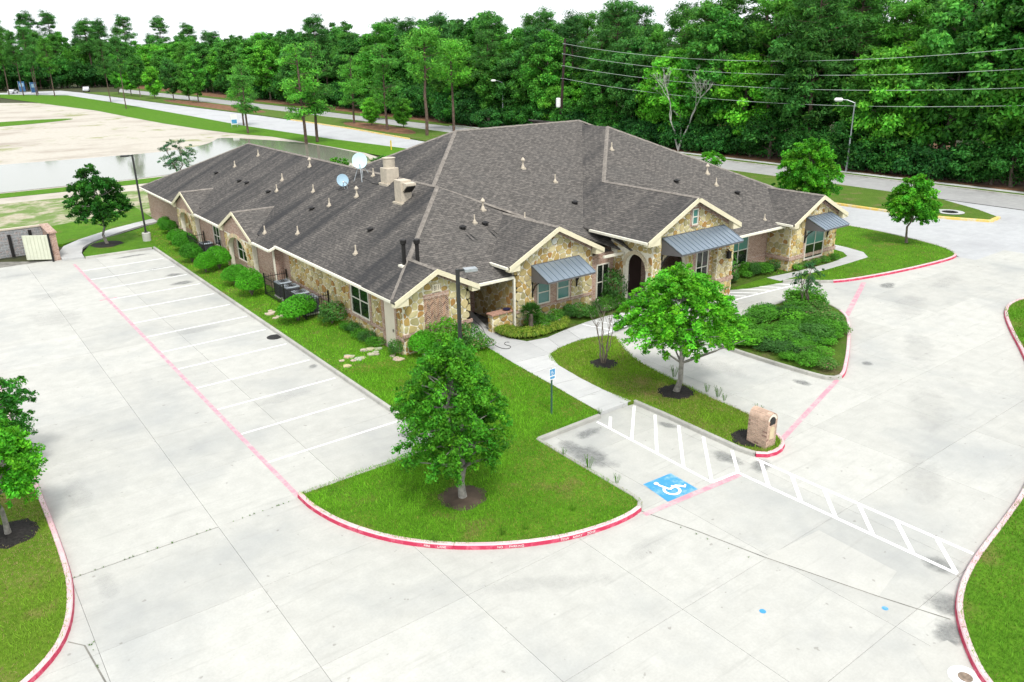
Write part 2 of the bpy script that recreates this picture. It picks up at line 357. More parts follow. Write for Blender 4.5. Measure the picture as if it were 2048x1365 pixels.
def single(name, mb, m, label, cat, group=None):      # a thing that is one mesh, origin at its base
    x = [v[0] for v in mb.v]; y = [v[1] for v in mb.v]; z = min(v[2] for v in mb.v)
    L = Vector(((min(x)+max(x))/2, (min(y)+max(y))/2, z))
    o = bpy.data.objects.new(name, mb.mesh(name, m, L)); COL.objects.link(o); o.location = L; ORG[o.name] = L
    return tag(o, label, cat, group)
def copy_tree(root, loc, rz=0.0, sc=1.0, label=None, group=None):
    r = root.copy(); COL.objects.link(r); r.location = loc; r.rotation_euler = (0, 0, rz); r.scale = sc if hasattr(sc, '__len__') else (sc, sc, sc)
    if label: r['label'] = label
    if group: r['group'] = group
    for ch in list(root.children):
        c = ch.copy(); COL.objects.link(c); c.parent = r
        for g in list(ch.children):
            d = g.copy(); COL.objects.link(d); d.parent = c
    return r
def chaikin(pts, n=2, closed=False):
    for _ in range(n):
        q = [] if closed else [pts[0]]
        for i in range(len(pts) if closed else len(pts)-1):
            a, b = pts[i], pts[(i+1) % len(pts)]
            q += [tuple(0.75*x+0.25*y for x, y in zip(a, b)), tuple(0.25*x+0.75*y for x, y in zip(a, b))]
        if not closed: q.append(pts[-1])
        pts = q
    return pts
def inside(P, poly):
    x, y = P[:, 0], P[:, 1]; r = np.zeros(len(P), bool); n = len(poly)
    for i in range(n):
        (x1, y1), (x2, y2) = poly[i], poly[(i+1) % n]
        if y1 == y2: continue
        r ^= ((y1 > y) != (y2 > y)) & (x < (x2-x1)*(y-y1)/(y2-y1)+x1)
    return r
def sheet(poly, z, thick=0.0):
    m = MB(); P = [(x, y, z) for x, y in poly]
    a = sum(P[i][0]*P[(i+1) % len(P)][1]-P[(i+1) % len(P)][0]*P[i][1] for i in range(len(P)))
    if a < 0: P.reverse()
    if thick: m.prism(P, (0, 0, -thick))
    else: m.add(P, [tuple(range(len(P)))])
    return m
def ribbon(pts, w, z):
    P = [Vector((p[0], p[1], 0)) for p in pts]; L = []; R = []
    for i, p in enumerate(P):
        d = (P[min(i+1, len(P)-1)]-P[max(0, i-1)]).normalized(); n = Vector((-d.y, d.x, 0))*w/2
        L.append((p.x+n.x, p.y+n.y, z)); R.append((p.x-n.x, p.y-n.y, z))
    m = MB(); n = len(P); m.add(R+L, [(i, i+1, n+i+1, n+i) for i in range(n-1)]); return m
def raw_mesh(name, V, quads, cols, m):
    me = bpy.data.meshes.new(name); nv = len(V); k = quads.shape[1]; nf = len(quads)
    me.vertices.add(nv); me.vertices.foreach_set('co', V.astype(np.float32).ravel())
    me.loops.add(nf*k); me.loops.foreach_set('vertex_index', quads.astype(np.int32).ravel())
    me.polygons.add(nf); me.polygons.foreach_set('loop_start', np.arange(0, nf*k, k, dtype=np.int32))
    me.update(calc_edges=True)
    at = me.attributes.new('Col', 'FLOAT_COLOR', 'FACE')
    at.data.foreach_set('color', np.concatenate([cols, np.ones((nf, 1))], 1).astype(np.float32).ravel())
    me.materials.append(m); return me

# ------------------------------------------------------------------ ground, pavement, roads
struct('ground', sheet([(-900, -400), (900, -400), (900, 1500), (-900, 1500)], -0.12), FLOOR, 'dark ground under and beyond the wood')
# sand building plot and pond beyond the car park
sandp = chaikin([(-60, 22), (-20, 17.5), (2, 17), (24, 20), (38, 28), (44, 40), (45.2, 70), (43, 100), (42.5, 150), (38, 200), (20, 240), (-60, 260)], 2, True)
struct('sand_plot', sheet(sandp, -0.03), SAND, 'bare pale sand plot beside the pond')
scr = chaikin([(-60, 12), (-12, 11), (9, 15.5), (22, 17), (30, 21), (26, 30), (10, 33), (-60, 34)], 2, True)
struct('scrub_ground', sheet(scr, -0.015), SCRUB, 'sandy ground with weedy green patches beyond the bin store')
wat = chaikin([(-45, 41), (-2, 40.5), (6, 41), (16, 41), (23, 45.5), (28, 47), (34, 42), (38.5, 34), (42.5, 40), (43.3, 52), (42.4, 64), (39, 73), (35.5, 81), (33, 76), (30, 71), (23.5, 66), (12, 66), (0, 66.8), (-45, 68)], 2, True)
struct('pond_water', sheet(wat, 0.0), WATER, 'still greenish brown pond reflecting the white sky')
struct('pond_bank', sheet(chaikin([(-45, 36.5), (0, 36.8), (12, 36.5), (20, 38), (24, 41), (21, 42.0), (14, 40.2), (2, 40), (-45, 40)], 2, True), -0.008), VERGE, 'thin grassy bank on the near side of the pond')
struct('sand_green_patch', sheet(chaikin([(-20, 128), (8, 134), (20, 140), (26, 147), (18, 150), (4, 147), (-20, 140)], 2, True), -0.008), VERGE, 'green tongue of grass on the sand plot')
verge = [(44, 30), (43.5, 55), (42.5, 75), (40, 84), (38, 96), (36, 118), (35, 140), (34, 170), (30, 205), (24, 260), (20, 292), (26, 296), (43, 266), (45, 207), (46.2, 134), (46.3, 100), (48.2, 66), (50.8, 42), (51, 5), (49.8, -24.5), (41, -20), (41, 20)]
struct('grass_verge', sheet(verge, -0.004), VERGE, 'bright green grass verge between the pond and the near road')
wob = [(46+3*math.sin(i*1.7), 32+i*7.0) for i in range(38)]
struct('near_road', sheet([(24, 310), (26, 294), (43, 266), (45.2, 206), (46.2, 134), (46.2, 102), (48.1, 66), (50.8, 42), (51, 5), (49.8, -24), (49.3, -29.7), (47.5, -33.8), (46.5, -34.9), (43, -38), (50, -52), (66, -52), (66.5, -20), (57, -20), (57, 49), (58.2, 78), (57.9, 121), (55.2, 167), (50.6, 282), (48, 310)], -0.006), ROAD, 'pale concrete near carriageway beyond the building')
struct('far_road', sheet([(61, 273), (64.8, 183), (67.2, 96), (67, 60), (66.6, 6), (66.6, -24), (66.2, -52), (110, -52), (73.0, -29), (73.0, -11), (72.6, 3), (73.2, 30), (73.8, 69), (73.2, 106), (73.7, 137), (72.2, 207), (68.8, 306)], 0.006), ROADFAR, 'worn grey far carriageway along the wood')
med = [(50.8, 282), (55.4, 167), (58.1, 121), (58.4, 78), (57.2, 49), (57.1, -20), (57.3, -24.5), (58, -28.2), (59.4, -31.2), (61.3, -31.0), (63.3, -28.6), (66, -24), (66.4, -14), (66.4, 6), (66.9, 60), (67, 96), (64.6, 183), (61, 273)]
struct('median', sheet(med, 0.13, 0.2), MEDIAN, 'grassy median strip between the two carriageways')
struct('median_straw', sheet(chaikin([(59.5, 62), (62, 60), (65.5, 70), (66, 84), (64, 92), (60.5, 86), (59.5, 74)], 2, True), 0.136), STRAW, 'reddish straw under the median trees')
struct('median_straw', sheet(chaikin([(58, 130), (63.5, 128), (64, 160), (63, 200), (57, 205), (57, 165)], 2, True), 0.136), STRAW, 'reddish straw under the distant median trees')
struct('far_verge', sheet([(73, -40), (73, 3), (73.4, 30), (74, 69), (73.4, 106), (74, 137), (72.4, 207), (69, 306), (75, 306), (78, 207), (80, 137), (80, 69), (79, 30), (78, -40)], 0.01), MEDIAN, 'mown strip beside the far carriageway')
struct('forest_edge_path', sheet([(74.6, -40), (74.6, 30), (75.2, 70), (76.2, 70), (75.6, 30), (75.6, -40)], 0.016), WALK, 'pale footpath along the edge of the wood')
struct('forest_straw', sheet([(75.7, -40), (75.8, 30), (76.5, 70), (77, 140), (76, 207), (74, 330), (110, 330), (110, -40)], 0.02), STRAW, 'reddish brown pine straw at the edge of the wood')

# ---- car park: slabs laid in a grid with open joints
lot = tag(sheet([(-60, -110), (70, -110), (60, -52), (46.5, -35.5), (43, -33), (28, -24), (5.6, -24), (5.6, 3.6), (-0.6, 4.2), (-8, 9.5), (-60, 9.5)], -0.028).obj('parking_lot', JOINT), 'wide pale concrete car park and drive around the building', None, None, 'structure')
XL = [-31.4, -27.3, -23.2, -19.0, -14.85, -10.7, -6.62, -2.62, 1.51, 5.5, 9.1, 13.0, 17.2, 21.4, 25.6, 29.8, 34.0, 38.2, 42.4, 46.6, 50.8]
YL = [-65.3, -61.6, -57.9, -54.25, -50.6, -46.95, -43.1, -39.4, -35.8, -32.1, -28.4, -24.7, -21.0, -17.3, -13.6, -9.9, -6.2, -2.5, 1.2, 4.6]
slabm = {}
for i in range(len(XL)-1):
    for j in range(len(YL)-1):
        x0, x1, y0, y1 = XL[i], XL[i+1], YL[j], YL[j+1]; cx, cy = (x0+x1)/2, (y0+y1)/2
        if x0 >= 5.4 and y0 > -32.2 and cx < 12: continue
        if cx > 12 and y0 > -29: continue
        if x0 > 25 and y0 < -51: continue
        if x0 > 44 and y0 > -36: continue
        if x0 < -11 and y0 < -47: continue
        g0 = 0.007; gy0 = 0.02 if abs(y0+35.8) < 0.1 and x1 < 1 else g0/2; gy1 = 0.02 if abs(y1+35.8) < 0.1 and x1 < 1 else g0/2
        key = (round(x1-x0, 2), round(y1-y0, 2), gy0, gy1)
        if key not in slabm:
            hx, hy = key[0]/2, key[1]/2
            slabm[key] = MB().box(-hx+g0/2, hx-g0/2, -hy+gy0, hy-gy1, -0.12, 0.0, bev=0.004).mesh('slab', CONC)
        s = bpy.data.objects.new('slab', slabm[key]); COL.objects.link(s); s.parent = lot; s.location = (cx, cy, 0)
for pl, m_, z in (([(8.9, -46.9), (11.3, -47.08), (11.2, -49.5), (9.8, -49.75)], CONC_NEW, 0.003), ([(7.7, -52.6), (8.6, -51.3), (9.6, -51.6), (9.3, -53.4)], CONC_NEW, 0.003)):
    sheet(pl, z).obj('repair_patch', m_, lot)
# gutter apron between slabs and drop-off
mk = ribbon([(7.95, -43.08), (8.49, -44.95), (8.95, -46.9), (9.83, -49.72), (10.4, -51.3)], 0.035, 0.004).obj('expansion_joint', JOINT, lot)
ribbon([(-6.85, -38.9), (-6.7, -40.6), (-6.5, -43)], 0.04, 0.004).obj('expansion_joint', JOINT, lot)
ribbon([(-7.15, -38.5), (-6.85, -38.9)], 0.03, 0.004).obj('expansion_joint', JOINT, lot)

# painted lines, each a part of the pavement
def line(a, b, w, m_, name='parking_line', z=0.005): return ribbon([a, b], w, z).obj(name, m_, lot)
for i in range(13):
    y = -2.74*i
    line((0.08, y), (5.2, y), 0.10, WHITE)
ribbon([(-0.02, 2.3-0.95*k) for k in range(41)], 0.16, 0.0052).obj('fire_lane_line', PINK, lot)
line((-0.45, -8.05), (0.5, -8.05), 0.14, PINK, 'fire_lane_line', 0.0062)
line((7.9, -43.32), (12.14, -43.62), 0.2, PINK, 'fire_lane_line')
line((15.3, -43.0), (21.8, -41.2), 0.2, PINK, 'fire_lane_line'); line((29.9, -36.75), (36.3, -34.0), 0.26, PINK, 'fire_lane_line')
line((11.14, -37.74), (11.0, -43.38), 0.11, WHITE_NEW, 'access_aisle_line'); line((11.0, -43.36), (12.2, -43.47), 0.11, WHITE_NEW, 'access_aisle_line', 0.0062)
for a, b in (((11.83, -37.75), (11.14, -38.44)), ((13.26, -37.62), (11.11, -39.6)), ((13.3, -38.7), (11.05, -40.9)), ((13.3, -39.9), (11.04, -42.12)), ((13.3, -41.08), (11.01, -43.36)), ((13.28, -42.38), (12.2, -43.48))):
    line(a, b, 0.11, WHITE_NEW, 'access_aisle_line', 0.0074)
line((12.18, -43.45), (12.36, -50.55), 0.12, WHITE_NEW, 'crossing_line'); line((13.42, -43.3), (13.62, -50.4), 0.12, WHITE_NEW, 'crossing_line')
for k in range(6): line((13.42+0.02*k, -43.5-1.19*k), (12.24+0.03*k, -44.66-1.17*k), 0.12, WHITE_NEW, 'crossing_line', 0.0062)
for a, b in (((27.2, -31.25), (32.9, -31.72)), ((22.3, -31.0), (27.2, -31.25))): line(a, b, 0.13, WHITE, 'crossing_line')
for k in range(6): line((26.6+0.98*k, -30.15), (26.6+0.98*k+1.15, -31.2-0.07*k), 0.12, WHITE, 'crossing_line', 0.0062)
line((17.9, -31.05), (21.5, -30.66), 0.11, WHITE, 'crossing_line', 0.147)
for k in range(4): line((18.0+0.9*k, -29.3), (18.55+0.9*k, -30.85), 0.1, WHITE, 'crossing_line', 0.1482)
# wheelchair marking
sq = sheet([(9.16, -42.05), (10.4, -42.12), (10.32, -43.36), (9.0, -43.27)], 0.005).obj('accessible_marking', BLUE, lot)
def mk2(local):      # icon axes: u towards the building, v to the left when standing on the drive
    o0 = Vector((9.62, -42.86)); a = Vector((-0.12, 0.99)).normalized(); b = Vector((0.99, 0.12)).normalized()
    return [tuple(o0+b*u+a*v) for u, v in local]
icon = MB()
def icon_poly(loc): icon.add([(x, y, 0.0072+0.0006*len(icon.f)) for x, y in mk2(loc)], [tuple(range(len(loc)))])
n_ = 26
ring = [(0.0+0.30*math.cos(2*math.pi*k/n_), -0.02+0.30*math.sin(2*math.pi*k/n_)) for k in range(n_)]; rin = [(0.205*math.cos(2*math.pi*k/n_), -0.02+0.205*math.sin(2*math.pi*k/n_)) for k in range(n_)]
w3 = mk2(ring)+mk2(rin)
icon.add([(x, y, 0.0068) for x, y in w3], [(k, (k+1) % n_, n_+(k+1) % n_, n_+k) for k in range(n_) if not 3 <= k <= 7])
icon_poly([(-0.07, 0.06), (0.03, 0.0), (-0.02, 0.46), (-0.12, 0.46)])
icon_poly([(-0.03, 0.0), (0.30, 0.0), (0.30, 0.09), (-0.02, 0.10)]); icon_poly([(0.25, 0.06), (0.34, 0.09), (0.52, -0.20), (0.42, -0.25)]); icon_poly([(0.42, -0.25), (0.52, -0.2), (0.60, -0.15), (0.56, -0.10)])
icon_poly([(-0.05+0.085*math.cos(k), 0.56+0.085*math.sin(k)) for k in [i*math.pi/6 for i in range(12)]])
icon.obj('wheelchair_symbol', WHITE_NEW, sq)
for c, r in (((7.02, -48.25), 0.085), ((9.53, -50.09), 0.08)): MB().disc(c, r, 0.005).obj('blue_marker_dot', BLUE, lot)
mh = thing('manhole_cover', (5.12, -20.6, 0), 'dark oval drain cover by the kerb at the parking stalls', 'manhole')
MB().disc((5.12, -20.6), 0.38, 0.002, 24, 0.012).obj('lid', IRON, mh)
for k in range(4): MB().box(4.9, 5.34, -20.82+0.13*k, -20.78+0.13*k, 0.0135, 0.019).obj('rib', IRON, mh)
mh = thing('manhole_cover', (8.7, -52.45, 0), 'manhole with a broad white painted ring by the right hand kerb', 'manhole')
rg = MB(); c0 = (8.72, -52.42); rg.add([(c0[0]+r*math.cos(k*math.pi/12), c0[1]+r*math.sin(k*math.pi/12), 0.008) for r in (0.36, 0.16) for k in range(24)], [(k, (k+1) % 24, 24+(k+1) % 24, 24+k) for k in range(24)]); rg.obj('painted_ring', WHITE, mh)
MB().disc(c0, 0.15, 0.004, 20, 0.01).obj('lid', mat('rusty_lid', (0.22, 0.17, 0.13), .8, .5, 9), mh)
mh = thing('manhole_cover', (60.6, -29.1, 0.13), 'white ringed inlet on the tip of the far median', 'manhole')
rg = MB(); rg.add([(60.4+r*math.cos(k*math.pi/12), -27.6+r*math.sin(k*math.pi/12), 0.17) for r in (1.1, 0.62) for k in range(24)], [(k, (k+1) % 24, 24+(k+1) % 24, 24+k) for k in range(24)]); rg.obj('ring', WALK, mh)
MB().disc((60.4, -27.6), 0.6, 0.14, 20, 0.02).obj('lid', IRON, mh)

# ---- lawns and beds (raised), kerbs
redc = chaikin([(-0.02, -35.72), (-0.02, -36.6), (0.3, -38.1), (1.0, -39.6), (1.87, -40.72), (2.83, -41.58), (3.95, -42.32), (5.14, -42.85), (6.3, -43.12), (7.3, -43.2), (8.1, -43.08), (8.32, -42.7)], 2)
lawn_front = redc+[(8.34, -40), (8.38, -37.5), (11.5, -37.45), (11.62, -37.2), (11.9, -34), (12.05, -31.8), (12.27, -29.6), (12.42, -28.4), (12.5, -27.2), (8.7, -27.2), (8.7, -13.1), (8.2, -13.1), (8.2, 12.6), (7.6, 12.2), (5.6, 10.6), (3.4, 9.2), (1.9, 7.4), (1.0, 4.9), (0.9, 3.5), (5.5, 3.4), (5.52, -35.6)]
struct('front_lawn', sheet(lawn_front, 0.13, 0.2), GRASS, 'green lawn between the parking stalls and the building with the curved red kerb')
midc = [(13.45, -37.5), (13.52, -39), (13.5, -41), (13.5, -42.6), (13.62, -43.1), (13.9, -43.42), (14.5, -43.46), (15.05, -43.2), (15.35, -42.7)]
midr = chaikin([(15.35, -42.7), (15.9, -41.8), (16.05, -40.2), (16.05, -39.1), (16.25, -37.4), (16.4, -35.8), (16.8, -34), (17.7, -32.3), (18.1, -31.7)], 2)
lawn_mid = midc+midr+chaikin([(18.1, -31.7), (17.86, -31.2), (16.5, -30.85), (14.9, -31.05), (13.95, -31.4), (13.6, -32.0)], 2)+[(13.25, -34.6), (13.1, -37.45)]
struct('centre_lawn', sheet(lawn_mid, 0.13, 0.2), GRASSDRY, 'patchy lawn island with the spreading tree and the brick mailbox')
bedc = chaikin([(21.1, -35.4), (21.1, -36.5), (21.15, -38.3), (21.35, -40.4), (21.5, -41.0), (21.9, -41.25), (22.5, -41.1), (23.2, -40.75), (25.2, -39.7), (28.6, -37.7), (29.8, -36.8), (30.7, -35.4), (30.9, -34.2), (30, -33.5), (28.5, -33.3), (26, -33.45), (23, -34.0), (21.5, -34.7)], 2, True)
struct('planting_bed', sheet(bedc, 0.12, 0.2), m_grass('bed_ground', (0.05, 0.10, 0.012), (0.09, 0.16, 0.02), (0.14, 0.10, 0.06), 0.5), 'raised bed of shrubs between the drive lanes')
leftc = chaikin([(-6.62, 3), (-6.6, -20), (-6.6, -30), (-6.57, -33), (-6.6, -35.3), (-6.68, -36.4), (-6.9, -37.6), (-7.2, -38.45), (-7.6, -39.05), (-8.2, -39.6), (-9.4, -40.2), (-12, -40.6)], 2)
struct('left_lawn', sheet(leftc+[(-40, -42), (-40, 3)], 0.13, 0.2), GRASSDRY, 'patchy lawn at the left edge behind a red kerb')
rightc = chaikin([(44, -43.6), (40.5, -41.5), (38.3, -41.2), (36.4, -41.75), (34, -43), (30.8, -44.9), (26.5, -47.2), (22, -49.0), (18.2, -49.9), (15.7, -50.25), (13.6, -50.5), (12.1, -50.78), (11.0, -51.15), (10.3, -51.55), (9.6, -52.05), (8.8, -52.75), (8.2, -54), (8, -57)], 2)
struct('right_lawn', sheet(rightc+[(8, -75), (60, -75), (60, -46)], 0.13, 0.2), GRASS, 'green lawn along the right edge behind a faded red kerb')
rlc = chaikin([(32.6, -30.95), (33.6, -31.4), (34.0, -32.2), (34.9, -32.95), (36.7, -33.55), (40, -34.2), (43.7, -34.65), (46.0, -34.75), (47.0, -34.4), (47.9, -33.4), (48.6, -31.8), (49.1, -29.8), (49.7, -26.8), (49.6, -20)], 2)
struct('corner_lawn', sheet(rlc+[(49, 0), (40, 0), (39.5, -22), (39.5, -28.8), (34, -28.2), (30, -28.2), (28.3, -29.6), (30, -30.4)], 0.13, 0.2), GRASS, 'bright lawn at the right end of the building')

def kerb(name, path, mats, side=1, label=None, seg=3.0, h=0.155, w=0.16, per=None):
    """kerb swept along the road-side line; mats = (face, top) or a function of the segment's midpoint"""
    root = tag(bpy.data.objects.new(name, None), label, None, None, 'structure'); COL.objects.link(root); root.location = (path[0][0], path[0][1], 0); ORG[root.name] = Vector(root.location)
    P = [Vector((p[0], p[1], 0)) for p in path]; L = [0]
    for a, b in zip(P, P[1:]): L.append(L[-1]+(b-a).length)
    tot = L[-1]; n = max(1, round(tot/seg))
    def at(s):
        s = max(0, min(tot, s))
        for i in range(len(P)-1):
            if s <= L[i+1] or i == len(P)-2:
                d = P[i+1]-P[i]; return P[i]+d*((s-L[i])/max(1e-9, d.length)), d.normalized()
    prof = [(-0.05, -0.02), (-0.03, h-0.03), (-0.005, h), (w-0.06, h), (w-0.04, h-0.03), (w-0.04, -0.02)]
    for k in range(n):
        s0, s1 = tot*k/n+0.006, tot*(k+1)/n-0.006; ns = max(1, int((s1-s0)/0.35)); vs = []
        for q in range(ns+1):
            p, d = at(s0+(s1-s0)*q/ns)
            _, d1 = at(s0+(s1-s0)*q/ns-0.2); _, d2 = at(s0+(s1-s0)*q/ns+0.2); d = (d1+d2).normalized()
            nrm = Vector((-d.y, d.x, 0))*side
            for o_, z in prof: vs.append(p+nrm*o_+Vector((0, 0, z)))
        m = MB(); np_ = len(prof)
        for q in range(ns):
            for e in range(np_-1):
                f = (q*np_+e, q*np_+e+1, (q+1)*np_+e+1, (q+1)*np_+e)
                m.f.append(f); m.c.append(None); m.mi.append(0 if e == 0 else 1)
        m.f += [tuple(range(np_)), tuple(ns*np_+e for e in range(np_-1, -1, -1))]; m.c += [None]*2; m.mi += [0, 0]
        m.v = [tuple(v) for v in vs]
        mm = mats(at((s0+s1)/2)[0]) if callable(mats) else mats
        m.obj('kerb_segment', list(mm), root, uv=None)
    return root
RK, GK, YK = (RED, REDTOP), (KERB, KERB), (YELLOW, YELLOW)
kerb('red_kerb', redc[:-6], RK, 1, 'curved red fire lane kerb round the near lawn tip')
kerb('grey_kerb', redc[-7:]+[(8.34, -40), (8.38, -37.56)], GK, 1, 'low grey kerb on the left of the accessible space')
kerb('grey_kerb', [(8.38, -37.62), (11.45, -37.57)], GK, 1, 'short grey kerb at the head of the accessible space')
kerb('grey_kerb', [(5.42, 3.5), (5.42, -10), (5.42, -24), (5.42, -35.55)], GK, 1, 'long grey kerb at the head of the parking stalls')
kerb('grey_kerb', [(5.3, -35.72), (0.15, -35.72)], GK, 1, 'grey kerb beside the last parking stall')
kerb('grey_kerb', [(0.9, 3.42), (5.3, 3.36)], GK, 1, 'grey kerb across the far end of the stalls')
kerb('grey_kerb', [(13.4, -37.45), (13.45, -39), (13.43, -41), (13.43, -42.6), (13.55, -43.15)], GK, 1, 'grey kerb between the access aisle and the centre lawn')
kerb('red_kerb', chaikin([(13.56, -43.17), (13.86, -43.5), (14.5, -43.54), (15.1, -43.28), (15.42, -42.75)], 2), RK, 1, 'short red kerb round the mailbox end of the lawn')
kerb('grey_kerb', [(x+0.05, y) for x, y in midr], GK, 1, 'low grey kerb along the drop off lane', h=0.14)
i0 = min(range(len(bedc)), key=lambda i: (bedc[i][0]-21.1)**2+(bedc[i][1]+35.4)**2)
bc = bedc[i0:]+bedc[:i0+1]
kerb('bed_kerb', bc, lambda p: RK if (p.x > 21.7 and p.y < -34.6+(p.x-30)*0.15 and p.y < -36+0.0*p.x) else GK, 1, 'kerb round the shrub bed, grey on the left and faded red on the right', seg=1.6)
kerb('red_kerb', leftc, RK, -1, 'long red kerb of the lawn at the left edge')
kerb('red_kerb', rightc, RK, 1, 'faded red kerb of the lawn at the right edge')
kerb('corner_kerb', rlc, lambda p: RK if 36.0 < p.x < 46.6 and p.y < -33 else GK, 1, 'kerb of the corner lawn, grey then red')
kerb('yellow_kerb', [(57.0, 10), (57.05, -20), (57.3, -24.5), (58, -28.2), (59.4, -31.3), (61.4, -31.1)], YK, 1, 'yellow painted kerb of the far median', seg=6, h=0.17, w=0.3)
kerb('yellow_kerb', [(57.0, 55), (58.2, 78), (58.0, 105)], YK, -1, 'distant yellow kerb of the far median', seg=25, h=0.17, w=0.3)
kerb('road_kerb', [(72.9, -35), (72.9, -11), (72.5, 3), (73.1, 30), (73.7, 69)], GK, -1, 'grey kerb of the far carriageway', seg=12)

# ---- footpaths in slabs
def path(name, left, right, label, z=0.142, m_=None, base=0.02):
    root = tag(bpy.data.objects.new(name, None), label, None, None, 'structure'); COL.objects.link(root); root.location = (left[0][0], left[0][1], 0); ORG[root.name] = Vector(root.location)
    for (a, b), (c, d) in zip(zip(left, left[1:]), zip(right, right[1:])):
        A, B, C, D = [Vector((*p, z)) for p in (a, b, d, c)]; ctr = (A+B+C+D)/4
        q = [p+(ctr-p).normalized()*0.012 for p in (A, B, C, D)]
        if (q[1]-q[0]).cross(q[2]-q[0]).z < 0: q.reverse()
        MB().prism(q, (0, 0, -0.14)).obj('paving_slab', m_ or WALK, root)
    return root
path('walkway', [(11.62, -37.42), (11.72, -35.9), (11.88, -34.2), (11.98, -32.7), (12.1, -31.2), (12.27, -29.6), (12.42, -28.3), (12.55, -26.9), (12.6, -23.5)],
     [(13.3, -37.42), (13.2, -35.9), (13.28, -34.4), (13.5, -32.7), (14.1, -31.4), (14.3, -29.4), (13.85, -28.4), (13.9, -26.9), (15.0, -23.5)], 'pale concrete walkway from the accessible space to the side porch')
path('front_walk', [(14.1, -31.4), (15.0, -31.05), (16.5, -30.8), (17.9, -31.15), (19.7, -30.75), (21.6, -30.6)],
     [(14.3, -29.4), (15.4, -29.6), (16.9, -29.3), (18.4, -29.1), (19.9, -29.05), (21.7, -29.3)], 'concrete walk along the front of the building', z=0.138)
path('loop_walk', [(32.4, -30.9), (34.3, -30.95), (36.6, -31.2), (39.4, -31.25), (41.6, -31.2), (42.6, -30.3), (43.0, -28.8), (43.2, -26)],
     [(32.4, -29.95), (34.8, -30.25), (36.6, -30.4), (38.6, -30.45), (40.8, -30.2), (41.6, -29.4), (41.9, -28.4), (42.1, -26)], 'curving concrete footpath round the right end of the building')
path('bin_walk', [(-0.5, 3.9), (-0.4, 6), (0.3, 8.2), (1.6, 9.9), (4.4, 12.4), (6.8, 13.9), (8.2, 14.6)], [(0.85, 3.6), (0.95, 5), (1.35, 6.8), (2.4, 8.5), (5.2, 11.1), (7.2, 12.6), (8.25, 13.0)], 'narrow concrete path from the car park to the far end of the building')
far_lawn = [(-0.5, 9.9), (0.4, 9.2), (1.6, 10.1), (4.4, 12.6), (6.8, 14.1), (8.3, 14.8), (8.4, 22), (4, 18.5), (-2, 16)]
struct('far_lawn', sheet(far_lawn, 0.1, 0.2), GRASS, 'strip of lawn beyond the path to the bin store')
bed_poly = chaikin([(15, -27.2), (13.95, -27.1), (13.8, -28.3), (14.2, -29.25), (15.4, -29.55), (17, -29.25), (19.9, -29.0), (21.6, -29.2), (22.1, -28.6), (22.0, -27.2)], 1)
struct('flower_bed', sheet(bed_poly, 0.12, 0.1), MATS['bed_ground'], 'planted bed along the front wall')
struct('flower_bed', sheet([(28.1, -30.05), (28.1, -28.0), (34.6, -28.0), (34.6, -29.8), (39.5, -29.85), (40.2, -29.7), (40.2, -30.1), (38.6, -30.4), (34.8, -30.2), (32.4, -29.9)], 0.135), MATS['bed_ground'], 'weedy bed along the right hand front wall')
# flagstones
fs = tag(bpy.data.objects.new('flagstone_path', None), 'rough pale flagstones between the kerb and the side door', None, None, 'structure'); COL.objects.link(fs); fs.location = (6.2, -26.3, 0.13); ORG[fs.name] = Vector(fs.location)
rs = random.Random(3)
for k in range(26):
    t = rs.random(); cx = 6.0+2.75*t+rs.uniform(-.1, .1); cy = -26.35+0.85*t+rs.uniform(-0.55, 0.45)
    if k > 18: cx, cy = 8.0+rs.random()*0.5, -26.9-rs.random()*0.8
    r = rs.uniform(0.11, 0.21); n = rs.randint(5, 7); a0 = rs.random()*6
    P = [(cx+r*rs.uniform(.8, 1.2)*math.cos(a0+2*math.pi*q/n), cy+r*rs.uniform(.7, 1.1)*math.sin(a0+2*math.pi*q/n), 0.12) for q in range(n)]
    MB().prism(P, (0, 0, rs.uniform(0.03, 0.07)), (0.5*rs.uniform(.8, 1.15), 0.43*rs.uniform(.85, 1.1), 0.34*rs.uniform(.8, 1.1))).obj('flagstone', STONE, fs)
for k in range(7):
    cx, cy = 6.0+rs.random()*0.5, -16.4-rs.random()*2.0; r = rs.uniform(0.13, 0.24); n = 6
    P = [(cx+r*rs.uniform(.8, 1.2)*math.cos(2*math.pi*q/n), cy+r*rs.uniform(.7, 1.1)*math.sin(2*math.pi*q/n), 0.12) for q in range(n)]
    MB().prism(P, (0, 0, rs.uniform(0.04, 0.09)), (0.5, 0.42, 0.33)).obj('flagstone', STONE, fs)
